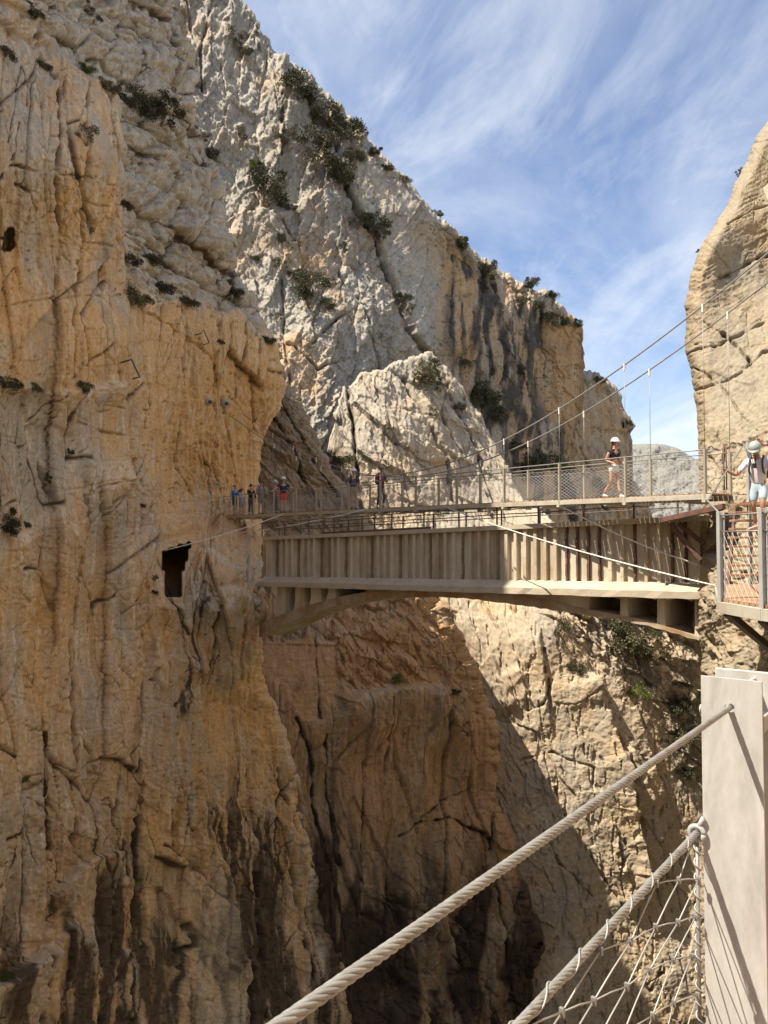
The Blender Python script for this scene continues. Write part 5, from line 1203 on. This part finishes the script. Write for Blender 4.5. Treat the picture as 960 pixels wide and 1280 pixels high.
white_h, grey_h = cloth('white_helmet', (.75, .74, .72), .4), cloth('grey_helmet', (.33, .36, .33), .45)
navy, khaki = cloth('navy_cloth', (.025, .03, .06)), cloth('khaki_cloth', (.33, .27, .18))
# the woman crossing
person(deck(768, -.05), facing(fd + Vector((0, -.15, 0))), 1.68, 'woman in white helmet, black top and white shorts walking along the footbridge', dict(lean=.06, knee_l=(-.09, .10, .47), foot_l=(-.08, .18, .085), knee_r=(.09, -.02, .47), foot_r=(.08, -.34, .12), elbow_l=(-.26, -.08, -.20), hand_l=(-.22, .12, -.26), elbow_r=(.25, -.10, -.20), hand_r=(.19, .08, -.27)),
       dict(helmet=cloth('pinkish_white_helmet', (.72, .64, .63), .4), hair=cloth('brown_hair', (.12, .06, .035)), long_hair=1, shirt=cloth('black_top', (.02, .018, .018)), sleeve=.25, crop=1, bottom=cloth('white_shorts', (.74, .72, .68)), leg=.42, shoes=cloth('cream_shoes', (.7, .65, .55))), group=GW)
# two walkers near the middle
person(deck(476, .0), facing(fd), 1.74, 'walker in maroon shirt, blue backpack and black leggings heading right', dict(lean=.05, knee_l=(-.09, .16, .5), foot_l=(-.09, .02, .14), knee_r=(.09, .0, .48), foot_r=(.09, -.14, .085), elbow_l=(-.25, .02, -.22), hand_l=(-.18, .26, -.12), elbow_r=(.25, .02, -.22), hand_r=(.16, .27, -.1)),
       dict(helmet=cloth('olive_helmet', (.22, .2, .15), .4), hair=cloth('dark_hair', (.03, .02, .018)), shirt=cloth('maroon_shirt', (.16, .035, .07)), bottom=cloth('black_leggings', (.02, .018, .022)), leg=1.8, tight=1, bottom_name='leggings', pack=cloth('blue_pack', (.07, .11, .19)), shoes=cloth('grey_shoes', (.25, .22, .2))), SKIN_DARK, GW)
person(deck(442, -.05), facing(fd + Vector((-.1, -1.2, 0))), 1.76, 'walker in white helmet, purple shirt and khaki shorts carrying a black pack', dict(elbow_l=(-.26, -.04, -.22), hand_l=(-.27, .05, -.45)),
       dict(helmet=white_h, hair=cloth('grey_hair', (.2, .18, .16)), shirt=cloth('purple_check', (.12, .085, .13)), bottom=khaki, leg=.85, pack=cloth('black_pack', (.02, .02, .024)), shoes=cloth('black_shoes', (.025, .025, .028))), group=GW)
# the group at the left end
person(deck(354, -.1), facing(Vector((.3, -1, 0))), 1.80, 'walker in white helmet, navy shirt and red shorts with arms spread', dict(elbow_l=(-.36, .04, -.06), hand_l=(-.56, .16, -.10), elbow_r=(.34, .03, -.08), hand_r=(.52, .14, -.2)),
       dict(helmet=white_h, hair=cloth('dark_hair', (.03, .02, .018)), shirt=navy, bottom=cloth('red_shorts', (.62, .045, .035)), leg=.75), group=GW)
person(deck(343.5, .25), facing(Vector((.8, -.6, 0))), 1.74, 'walker in grey helmet and dark trousers half hidden behind the red shorts', dict(elbow_r=(.26, .12, -.14), hand_r=(.2, .36, -.12), elbow_l=(-.26, .12, -.14), hand_l=(-.15, .36, -.1)),
       dict(helmet=cloth('pale_grey_helmet', (.5, .5, .5), .4), shirt=cloth('dull_red_shirt', (.23, .09, .08)), bottom=cloth('brown_trousers', (.085, .065, .05)), leg=1.85, bottom_name='trousers'), group=GW)
person(deck(326, .0), facing(Vector((.5, -.9, 0))), 1.80, 'walker in dark cap and pale grey clothes with a small pack', dict(elbow_l=(-.27, .08, -.18), hand_l=(-.12, .25, -.16), elbow_r=(.27, .06, -.2), hand_r=(.14, .25, -.2)),
       dict(cap=cloth('dark_cap', (.05, .05, .055)), shirt=cloth('grey_shirt', (.30, .27, .27)), bottom=cloth('grey_shorts', (.24, .22, .21)), leg=.85, pack=cloth('grey_pack', (.1, .09, .1))), SKIN_DARK, GW)
person(deck(313.5, .2), facing(Vector((.6, -.8, 0))), 1.70, 'walker dressed all in black holding something white to the face', dict(elbow_r=(.24, .12, -.12), hand_r=(.07, .24, .14), elbow_l=(-.26, .05, -.22), hand_l=(-.22, .12, -.44)),
       dict(hair=cloth('dark_hair', (.03, .02, .018)), shirt=cloth('black_shirt', (.016, .015, .017)), sleeve=1.8, bottom=cloth('black_trousers', (.015, .014, .016)), leg=1.9, bottom_name='trousers'), group=GW)
ph, ch_, ar_ = person(deck(293, -.05), facing(Vector((.9, -.45, 0))), 1.75, 'walker in bright blue jacket and navy shorts raising a camera', dict(elbow_l=(-.24, .14, -.14), hand_l=(-.06, .28, .06), elbow_r=(.24, .14, -.14), hand_r=(.06, .28, .06), nod=.1),
       dict(hair=cloth('grey_hair', (.2, .18, .16)), shirt=cloth('blue_jacket', (.03, .17, .46)), sleeve=1.7, bottom=navy, leg=.9, shoes=cloth('brown_shoes', (.12, .085, .06))), group=GW)
hp_ = ph.matrix_basis @ Vector((0, ch_.y + .35, ch_.z + .09)); cam_ = thing('camera_phone', hp_, 'small dark camera held up by the walker in the blue jacket', 'camera')
cf = Vector((.9, -.45, 0)).normalized(); m = MB(); m.bar(hp_ - Vector((.05, .1, 0)), hp_ + Vector((.05, .1, 0)), .05, .09); m.build('body', cloth('black_strap', (.03, .03, .03)), cam_); m = MB(); m.tube([hp_, hp_ + cf * .07], .03, 10); m.build('lens', cloth('black_strap', (.03, .03, .03)), cam_)
person(deck(301.5, .3), facing(Vector((.7, -.6, 0))), 1.52, 'small walker in pale blue shirt just behind the blue jacket', dict(elbow_r=(.25, .1, -.18), hand_r=(.12, .28, -.1)),
       dict(hair=cloth('dark_hair', (.03, .02, .018)), shirt=cloth('pale_blue_shirt', (.32, .40, .50)), bottom=cloth('grey_blue_shorts', (.22, .26, .30)), leg=.95), group=GW)
# people on the stairs at the right
GS = 'visitors on the stair platform'
tee = cloth('white_tee', (.72, .68, .70)); 
man, mc, ma = person(Vector((7.80, 15.95, .25)), facing(Vector((-.8, -1, 0))), 1.80, 'man in olive helmet, white shirt and pale blue shorts coming down the stairs', dict(lean=.22, nod=.75, drop=.04, knee_l=(-.1, .16, .50), foot_l=(-.1, .14, .085), knee_r=(.1, .06, .46), foot_r=(.1, -.12, .085), elbow_r=(.36, .18, -.20), hand_r=(.50, .36, -.10), elbow_l=(-.28, .05, -.2), hand_l=(-.26, .24, -.34)),
       dict(helmet=grey_h, hair=cloth('dark_hair', (.03, .02, .018)), shirt=tee, bottom=cloth('pale_blue_shorts', (.42, .52, .58)), leg=.92, pack=cloth('charcoal_pack', (.07, .07, .08)), shoes=cloth('brown_boots', (.2, .09, .05))), SKIN_DARK, GS)
person(Vector((7.44, 14.1, PZ)), facing(Vector((-.8, .45, 0))), 1.76, 'visitor in white shirt and teal trousers at the picture edge reaching for the rail cable', dict(lean=.12, elbow_l=(-.30, .26, -.16), hand_l=(-.34, .54, -.26), elbow_r=(.25, .1, -.2), hand_r=(.2, .3, -.25)),
       dict(helmet=white_h, hair=cloth('dark_hair', (.03, .02, .018)), shirt=tee, bottom=cloth('teal_trousers', (.25, .50, .48)), leg=1.85, bottom_name='trousers', shoes=cloth('white_shoes', (.6, .6, .58))), SKIN, GS)
person(Vector((8.95, 17.25, .87)), facing(Vector((-1, -.5, 0))), 1.72, 'visitor in dark shirt behind the man, one hand on the top of the rail cable', dict(elbow_r=(.24, .3, -.02), hand_r=(.14, .56, .08), elbow_l=(-.26, .06, -.2), hand_l=(-.24, .2, -.36)),
       dict(helmet=white_h, shirt=cloth('charcoal_shirt', (.06, .06, .065)), bottom=cloth('dark_trousers', (.05, .05, .055)), leg=1.85, bottom_name='trousers'), SKIN, GS)
m = MB(); mp_ = man.matrix_basis @ Vector((.02, mc.y + .17, mc.z - .02)); 
cp_ = thing('camera', mp_, 'small black camera hanging on the chest of the man on the stairs', 'camera'); m.bar(mp_ - Vector((.035, 0, 0)), mp_ + Vector((.035, 0, 0)), .045, .10); m.build('body', cloth('black_strap', (.03, .03, .03)), cp_)
m = MB(); m.tube([mp_ + Vector((-.02, 0, .05)), mp_ + Vector((-.06, .06, .34))], .006, 5); m.tube([mp_ + Vector((.02, 0, .05)), mp_ + Vector((.08, .06, .34))], .006, 5); m.build('neck_strap', cloth('black_strap', (.03, .03, .03)), cp_)
# ------------------------------------------------------------------ plants
def leaf_mat(name, a, b):
    m, t, bs = nm(name)
    at = nd(t, 'ShaderNodeAttribute', attribute_name='tone'); oi = nd(t, 'ShaderNodeObjectInfo')
    c = mixc(t, at.outputs['Fac'], a, b)
    hs = nd(t, 'ShaderNodeHueSaturation'); t.links.new(c, hs.inputs['Color'])
    t.links.new(math_(t, 'ADD', .75, math_(t, 'MULTIPLY', oi.outputs['Random'], .5)), hs.inputs['Value'])
    t.links.new(hs.outputs[0], bs.inputs['Base Color']); bs.inputs['Roughness'].default_value = .75; bs.inputs['Specular IOR Level'].default_value = .2
    return m
LM = [leaf_mat('dark_scrub_leaves', (.036, .040, .02), (.105, .10, .052)), leaf_mat('olive_scrub_leaves', (.065, .06, .032), (.165, .145, .08)),
      leaf_mat('fresh_leaves', (.06, .085, .018), (.16, .19, .045)), leaf_mat('dry_twigs', (.085, .065, .045), (.20, .155, .105)), leaf_mat('ledge_grass_blades', (.07, .07, .03), (.20, .175, .085))]
STEM = plain('stems', (.16, .12, .085), .9, 0, .4, 8)
def bush_mesh(seed, kind, n=1500):
    """A bush one metre across growing on +z, leaf by leaf on forked stems."""
    r = random.Random(seed); vs = []; fs = []; tone = []; mi = []
    cl = []
    ncl = {'round': 13, 'tall': 12, 'sparse': 8, 'flat': 12}[kind]
    for k in range(ncl):
        a = r.uniform(0, 6.28); q = r.uniform(.08, .36) ** .8
        z = {'round': r.uniform(.02, .5), 'tall': r.uniform(.02, .9), 'sparse': r.uniform(.1, .6), 'flat': r.uniform(.0, .25)}[kind]
        cl.append((Vector((math.cos(a) * q * 1.1, math.sin(a) * q * 1.1, z)), r.uniform(.10, .22) * (.8 if kind == 'sparse' else 1)))
    def quad(p, d, w, l, t_, m_=0):
        x = d.orthogonal().normalized(); x = Matrix.Rotation(r.uniform(0, 6.28), 3, d) @ x; i = len(vs)
        vs.extend([p - x * w * .3, p + d * l * .5 - x * w, p + d * l, p + d * l * .5 + x * w]); fs.append((i, i + 1, i + 2, i + 3)); tone.append(t_); mi.append(m_)
    for c, rad in cl:                                  # stems
        a = Vector((0, 0, -.08)); b = c * .5 + Vector((r.uniform(-.06, .06), r.uniform(-.06, .06), 0)); pts = [a, b, c]
        for p, q in zip(pts[:-1], pts[1:]):
            x = (q - p).orthogonal().normalized() * .012; y = (q - p).normalized().cross(x); i = len(vs)
            vs.extend([p + x, p + y, p - x, p - y, q + x * .6, q + y * .6, q - x * .6, q - y * .6])
            for k in range(4): fs.append((i + k, i + (k + 1) % 4, i + 4 + (k + 1) % 4, i + 4 + k)); tone.append(.3); mi.append(1)
    for k in range(n):
        c, rad = cl[k % ncl]
        d = Vector((r.gauss(0, 1), r.gauss(0, 1), r.gauss(0, 1) + .25)).normalized(); u = r.random() ** .45
        if r.random() < .12: u *= 1.35
        p = c + Vector((d.x, d.y, d.z * .8)) * rad * u
        s = r.uniform(.018, .040) * (1.15 if kind != 'sparse' else .9)
        dd = (d * .7 + Vector((r.uniform(-1, 1), r.uniform(-1, 1), r.uniform(-.5, 1)))).normalized()
        quad(p, dd, s * .5, s * 1.9, min(1, max(0, .5 + r.gauss(0, .3))))
    me = bpy.data.meshes.new('bush'); me.from_pydata([tuple(v) for v in vs], [], fs)
    at = me.attributes.new('tone', 'FLOAT', 'FACE'); at.data.foreach_set('value', tone)
    me.polygons.foreach_set('material_index', mi); me.update()
    return me
_bm = {}
def bmesh_of(kind, lm, var):
    k = (kind, lm, var)
    if k not in _bm:
        me = bush_mesh(sum(map(ord, kind)) * 7 + var * 31, kind, {'round': 2600, 'tall': 2600, 'sparse': 1100, 'flat': 2000}[kind])
        me.materials.append(LM[lm]); me.materials.append(STEM); _bm[k] = me
    return _bm[k]
_cnt = [0]
def bush(key, u, v, w, kind, lm, label, group, name='bush', squash=1.0, cat='bush'):
    p, n_ = on(key, u, v + w * .25)
    Y = p.y; S = w * Y / F * 1.12
    _cnt[0] += 1
    o = bpy.data.objects.new(name, bmesh_of(kind, lm, _cnt[0] % 3)); C.objects.link(o)
    g = (Vector((0, 0, 1)) * 1.0 + Vector(n_) * .55).normalized()
    o.rotation_mode = 'QUATERNION'; q = g.to_track_quat('Z', 'Y'); o.rotation_quaternion = q @ Matrix.Rotation(_cnt[0] * 2.4, 3, 'Z').to_quaternion()
    o.location = p + Vector(n_) * S * .04; o.scale = (S, S, S * squash)
    tag(o, label, cat, group); return o
GF, GE, GL, GD, GR = 'bushes on the grey mountain', 'bushes on the pale spur', 'bushes on the left wall', 'plants on the shaded gorge wall', 'bushes along the mountain ridge'
for args in [
    ('grey_mountain', 375, 110, 42, 'round', 0, 'dark round bush highest on the grey mountain just under its skyline', GF),
    ('grey_mountain', 407, 146, 44, 'round', 1, 'olive bush beside the skyline, first in the row of three large bushes', GF),
    ('grey_mountain', 437, 162, 34, 'round', 0, 'dark bush touching the skyline at the end of the row of three', GF),
    ('grey_mountain', 396, 200, 46, 'tall', 1, 'large upright olive bush above the orange streaked face', GF),
    ('grey_mountain', 426, 216, 40, 'round', 0, 'dark bush leaning against the upright olive bush', GF),
    ('grey_mountain', 441, 188, 26, 'flat', 1, 'low olive scrub between the skyline bushes and the dark gully', GF),
    ('grey_mountain', 330, 244, 44, 'tall', 0, 'dark bush with hanging fringe left above the orange face', GF),
    ('grey_mountain', 344, 230, 24, 'round', 1, 'smaller olive bush topping the fringe bush', GF),
    ('grey_mountain', 316, 203, 18, 'flat', 2, 'small bright green cushion on a ledge of the grey face', GF),
    ('grey_mountain', 302, 172, 24, 'sparse', 0, 'thin dark bush on the left grey slab', GF),
    ('grey_mountain', 362, 162, 22, 'sparse', 1, 'wispy bush in the vertical groove under the top bush', GF),
    ('grey_mountain', 353, 172, 16, 'round', 1, 'pale tuft at the foot of the vertical groove', GF),
    ('grey_mountain', 294, 52, 28, 'sparse', 0, 'thin dark bush far up the left edge of the grey mountain', GF),
    ('grey_mountain', 308, 60, 18, 'flat', 1, 'olive patch right below the skyline at the top left', GF),
    ('grey_mountain', 466, 282, 32, 'round', 0, 'dark bush in the upper dark gully', GF),
    ('grey_mountain', 448, 276, 26, 'sparse', 1, 'grey green bush left of the gully bush', GF),
    ('grey_mountain', 472, 300, 20, 'tall', 0, 'narrow dark shrub lower in the upper gully', GF),
    ('grey_mountain', 502, 372, 22, 'flat', 0, 'dark scrub half way down the long gully', GF),
    ('grey_mountain', 514, 388, 18, 'sparse', 0, 'thin scrub near the lower end of the long gully', GF),
    ('grey_mountain', 388, 372, 40, 'tall', 0, 'large dark bush on the middle of the fractured face', GF),
    ('grey_mountain', 400, 352, 26, 'sparse', 1, 'grey twiggy bush on top of the middle dark bush', GF),
    ('grey_mountain', 412, 380, 18, 'round', 0, 'small dark bush right of the middle dark bush', GF),
    ('grey_mountain', 372, 340, 20, 'flat', 0, 'dark scrub on the ledge up left of the middle bush', GF),
    ('grey_mountain', 350, 330, 20, 'sparse', 0, 'thin dark shrub in the crack beside the orange face', GF),
    ('grey_mountain', 420, 352, 16, 'sparse', 1, 'grey shrub right above the small dark bush', GF),
    ('grey_mountain', 354, 296, 14, 'round', 0, 'small dark shrub on the diagonal crack of the orange face', GF),
    ('grey_mountain', 426, 312, 18, 'sparse', 0, 'thin shrub on the pale face under the gully bushes', GF),
    ('grey_mountain', 366, 256, 14, 'flat', 1, 'little tuft on the ledge between the two hanging bushes', GF),
    ('grey_mountain', 320, 320, 14, 'flat', 0, 'dark tuft under the orange face near the left wall', GF),
    ('grey_mountain', 346, 396, 14, 'sparse', 0, 'thin dark tuft on the fractured face next to the left wall', GF),
    ('grey_mountain', 486, 206, 14, 'flat', 0, 'dark tuft on the skyline above the smooth slab', GR),
    ('grey_mountain', 470, 188, 14, 'round', 0, 'small dark bush on the skyline right of the last large bush', GR),
    ('grey_mountain', 508, 222, 16, 'flat', 1, 'olive cushion on the skyline at the top of the smooth slab', GR),
    ('grey_mountain', 545, 266, 14, 'flat', 0, 'dark cushion on the skyline over the orange edge', GR),
    ('grey_mountain', 577, 306, 20, 'round', 0, 'dark bush hanging under the skyline right of the orange edge', GR),
    ('grey_mountain', 606, 340, 22, 'tall', 0, 'dark shrub at the head of the second gully', GR),
    ('grey_mountain', 612, 360, 20, 'sparse', 0, 'thin shrub in the second gully just below its head', GR),
    ('grey_mountain', 650, 462, 16, 'round', 0, 'dark shrub at the foot of the second gully', GR),
    ('grey_mountain', 583, 456, 18, 'round', 1, 'olive shrub at the base of the dark streaked wall', GR),
    ('grey_mountain', 654, 372, 16, 'flat', 0, 'low dark scrub on the skyline left of the little trees', GR),
    ('grey_mountain', 672, 378, 20, 'flat', 0, 'low dark scrub on the skyline between the little trees', GR),
    ('grey_mountain', 684, 392, 26, 'flat', 1, 'olive scrub along the rim over the orange bluff', GR),
    ('grey_mountain', 704, 400, 20, 'flat', 0, 'dark scrub on the rim of the orange bluff', GR),
    ('grey_mountain', 721, 402, 14, 'round', 0, 'dark bush sticking out from the corner of the orange bluff', GR),
    ('grey_mountain', 600, 486, 38, 'flat', 1, 'long olive bush behind the crest of the pale spur', GF),
    ('grey_mountain', 604, 502, 40, 'round', 0, 'large dark bush in the hollow behind the pale spur', GF),
    ('grey_mountain', 622, 520, 26, 'round', 1, 'olive bush lower in the hollow behind the spur', GF),
    ('grey_mountain', 646, 552, 24, 'flat', 1, 'low bush in the hollow above the footbridge rail', GF),
    ('grey_mountain', 672, 570, 44, 'flat', 0, 'wide dark bush above the footbridge rail left of the wire hangers', GF),
    ('grey_mountain', 700, 580, 30, 'flat', 2, 'green bush above the rail next to the wide dark bush', GF),
    ('grey_mountain', 655, 590, 30, 'round', 0, 'dark bush seen through the footbridge net', GF),
    ('far_ridge', 783, 530, 14, 'round', 0, 'small dark bush on the edge of the farthest orange ridge', GR),
    ('far_ridge', 706, 640, 28, 'flat', 1, 'pale bush low beneath the footbridge deck', GR),
    ('far_ridge', 745, 600, 24, 'flat', 0, 'dark bush behind the net left of the walking woman', GR),
    ('far_ridge', 752, 474, 14, 'flat', 1, 'olive tuft on top of the farthest orange ridge', GR),
    ('spur', 533, 466, 38, 'round', 1, 'large olive bush growing on top of the pale spur', GE),
    ('spur', 552, 484, 22, 'sparse', 0, 'thin bush right below the large bush of the spur', GE),
    ('spur', 574, 508, 16, 'flat', 0, 'dark tuft on the crest of the pale spur', GE),
    ('spur', 548, 516, 20, 'sparse', 1, 'thin grey bush on the shoulder of the spur', GE),
    ('spur', 428, 575, 24, 'round', 0, 'dark bush where the spur meets the shaded wall', GE),
    ('spur', 705, 790, 34, 'sparse', 0, 'thin dark bush under the right half of the aqueduct arch', GE),
    ('spur', 788, 800, 44, 'round', 1, 'large olive bush under the openings of the aqueduct', GE),
    ('spur', 806, 822, 38, 'sparse', 1, 'grey twiggy bush below the large olive bush', GE),
    ('spur', 772, 780, 26, 'flat', 0, 'dark scrub right under the aqueduct arch', GE),
    ('spur', 820, 790, 24, 'sparse', 0, 'thin dark scrub near the broken arch end', GE),
    ('spur', 795, 862, 22, 'flat', 2, 'green cushion on the ledge over the deep gully', GE),
    ('spur', 722, 830, 20, 'flat', 0, 'small dark scrub on the rib left of the deep gully', GE),
    ('spur', 845, 880, 30, 'flat', 0, 'dark scrub on the shaded slope left of the post top', GE),
    ('spur', 858, 915, 26, 'flat', 1, 'olive scrub beside the post under the cable', GE),
    ('spur', 832, 930, 22, 'sparse', 0, 'thin scrub on the slope crossed by the thick cable', GE),
    ('spur', 858, 960, 22, 'flat', 0, 'dark scrub low beside the post', GE),
    ('gorge_wall', 410, 576, 24, 'round', 0, 'dark bush behind the footbridge on the shaded cone', GD),
    ('gorge_wall', 498, 845, 14, 'flat', 2, 'tiny green tuft on the ledge of the shaded wall', GD),
    ('gorge_wall', 572, 862, 12, 'flat', 0, 'tiny dark tuft right on the shaded wall', GD),
    ('left_cliff', 110, 172, 34, 'sparse', 3, 'dry brown twiggy bush on the smooth buttress', GL),
    ('left_cliff', 178, 132, 40, 'round', 0, 'large dark bush high among the grey blocks', GL),
    ('left_cliff', 204, 146, 34, 'tall', 0, 'dark bush right of the large one among the grey blocks', GL),
    ('left_cliff', 160, 122, 26, 'flat', 0, 'dark scrub left of the large bush among the grey blocks', GL),
    ('left_cliff', 136, 104, 24, 'flat', 1, 'olive scrub behind the top corner of the buttress', GL),
    ('left_cliff', 118, 22, 26, 'sparse', 0, 'thin dark scrub beside the orange overhang at the top', GL),
    ('left_cliff', 108, 82, 20, 'flat', 2, 'green tuft on the pale blocks above the buttress', GL),
    ('left_cliff', 40, 10, 26, 'flat', 0, 'dark scrub in the top left corner blocks', GL),
    ('left_cliff', 55, 78, 18, 'flat', 1, 'olive tuft at the head of the long crack', GL),
    ('left_cliff', 8, 62, 24, 'flat', 1, 'olive scrub at the left frame edge on the buttress top', GL),
    ('left_cliff', 262, 194, 26, 'flat', 0, 'dark scrub on the right edge of the grey blocks', GL),
    ('left_cliff', 248, 172, 20, 'sparse', 0, 'thin scrub by the edge of the grey blocks', GL),
    ('left_cliff', 156, 252, 18, 'flat', 0, 'dark tuft beside the middle of the buttress edge', GL),
    ('left_cliff', 162, 322, 26, 'flat', 0, 'dark scrub on the ledge at the foot of the grey blocks', GL),
    ('left_cliff', 192, 322, 28, 'flat', 1, 'olive scrub on the ledge right of the dark scrub', GL),
    ('left_cliff', 172, 368, 34, 'flat', 1, 'olive bush where the grey blocks meet the buttress', GL),
    ('left_cliff', 206, 358, 26, 'flat', 0, 'dark bush on the step over the orange face', GL),
    ('left_cliff', 238, 378, 24, 'flat', 1, 'olive bush topping the orange columns', GL),
    ('left_cliff', 292, 372, 22, 'tall', 0, 'dark bush between the rounded grey columns', GL),
    ('left_cliff', 304, 366, 16, 'flat', 0, 'small dark tuft on the rounded column', GL),
    ('left_cliff', 338, 418, 18, 'flat', 0, 'dark tuft on the right rim of the orange nose', GL),
    ('left_cliff', 278, 428, 9, 'round', 0, 'tiny dark plant between the orange columns', GL),
    ('left_cliff', 97, 222, 9, 'round', 0, 'tiny dark plant in the second long crack', GL),
    ('left_cliff', 10, 652, 32, 'round', 0, 'dark bush under the grey slab at the left frame edge', GL),
    ('left_cliff', 34, 654, 14, 'flat', 0, 'small tuft at the pale flake right of the dark bush', GL),
    ('left_cliff', 12, 476, 26, 'flat', 0, 'dark grass on the long ledge at the left frame edge', GL),
    ('left_cliff', 46, 484, 18, 'flat', 1, 'olive grass along the middle of the long ledge', GL),
    ('left_cliff', 104, 478, 22, 'flat', 0, 'dark grass on the step at the right of the long ledge', GL),
    ('left_cliff', 60, 598, 9, 'tall', 0, 'tiny plant in the crack of the grey slab', GL),
    ('left_cliff', 90, 564, 9, 'round', 0, 'tiny plant over the pale block', GL),
    ('left_cliff', 195, 720, 7, 'round', 0, 'tiny plant left of the cave mouth', GL),
    ('left_cliff', 196, 740, 8, 'round', 0, 'tiny plant below the first one by the cave', GL),
    ('left_cliff', 33, 974, 12, 'flat', 2, 'small green tuft alone on the lower wall', GL),
    ('left_cliff', 8, 1216, 16, 'flat', 2, 'green tuft at the lower left frame edge', GL),
    ('left_cliff', 180, 632, 8, 'round', 0, 'tiny plant on the fluted edge above the cave', GL),
    ('right_cliff', 928, 218, 9, 'tall', 3, 'dry plant standing on the skyline of the tan tower', 'plants on the tan tower'),
    ('right_cliff', 874, 312, 6, 'flat', 0, 'tiny tuft on the left edge of the tan tower', 'plants on the tan tower')]:
    bush(*args)
# two little pines on the skyline
def pine(u, v, h, label):
    p, n_ = on('grey_mountain', u, v + 6); S = h * p.y / F
    root = thing('tree', p, label, 'tree', 'little trees on the skyline')
    m = MB(); m.tube([p - Vector((0, 0, .1 * S)), p + Vector((.05 * S, 0, .3 * S)), p + Vector((.0, 0, .65 * S))], .05 * S, 6, True, .02 * S)
    for k in range(5):
        a = k * 1.3; m.tube([p + Vector((.02 * S, 0, (.35 + .06 * k) * S)), p + Vector((math.cos(a) * .3 * S, math.sin(a) * .3 * S, (.6 + .05 * k) * S))], .02 * S, 5, True, .008 * S)
    m.build('trunk', STEM, root)
    o = bpy.data.objects.new('crown', bmesh_of('flat', 0, 1 + int(u) % 2)); C.objects.link(o); o.parent = root
    o.location = (0, 0, .48 * S); o.scale = (S * 1.05, S * 1.05, S * 1.2)
pine(664, 356, 20, 'small flat crowned tree on the skyline above the streaked wall')
pine(693, 374, 18, 'small flat crowned tree nearest the orange bluff on the skyline')
# grass and little tufts on the ledges
def ledge_grass(key, region, n, seed, name, label):
    U, V, X, N, bk = SHEETS[key]; rg = np.random.default_rng(seed)
    dz = np.gradient(X[..., 2], axis=0); dy = np.gradient(X[..., 1], axis=0) + np.gradient(X[..., 0], axis=0)
    dd = np.abs(dy) / (np.abs(dz) + 1e-6)
    wgt = np.clip(dd - .55, 0, 2) * (mask(region, U, V, 6) > .3) * (~bk) * (U > -10) * (V > -10) * (V < 1290)
    wgt = wgt * (fbm(U / 45, V / 45, 2, seed) > .05)
    w = wgt.ravel(); 
    if w.sum() <= 0: return
    idx = rg.choice(w.size, n, p=w / w.sum()); pts = X.reshape(-1, 3)[idx]
    vs = []; fs = []; tone = []
    for p in pts:
        s = p[1] / F
        for b in range(9):
            a = rg.uniform(0, 6.28); l = rg.uniform(1.2, 3.6) * s; q = Vector(p) + Vector((rg.normal(0, 1.6) * s, rg.normal(0, 1.6) * s, 0)); t_ = q + Vector((math.cos(a) * l * .5, math.sin(a) * l * .5 - .2 * l, l)); x = Vector((math.sin(a), -math.cos(a), 0)) * .35 * s; i = len(vs)
            vs += [q - x, q + x, t_]; fs.append((i, i + 1, i + 2)); tone.append(float(rg.random()))
    me = bpy.data.meshes.new(name); me.from_pydata([tuple(v) for v in vs], [], fs); at = me.attributes.new('tone', 'FLOAT', 'FACE'); at.data.foreach_set('value', tone); me.update()
    o = put(name, me, LM[4]); tag(o, label, 'grass', None, 'stuff')
ledge_grass('left_cliff', [(-20, -20), (300, -20), (340, 420), (150, 400), (-20, 100)], 500, 5, 'ledge_grass', 'dry grass on the ledges of the grey blocks')
ledge_grass('grey_mountain', [(250, 0), (440, 130), (740, 400), (740, 640), (450, 480), (330, 480)], 1000, 6, 'slope_grass', 'dry grass tufts on the grey mountain')
ledge_grass('spur', [(690, 745), (890, 760), (890, 1000), (800, 900)], 500, 7, 'gully_grass', 'scrubby grass on the slope under the arch end')
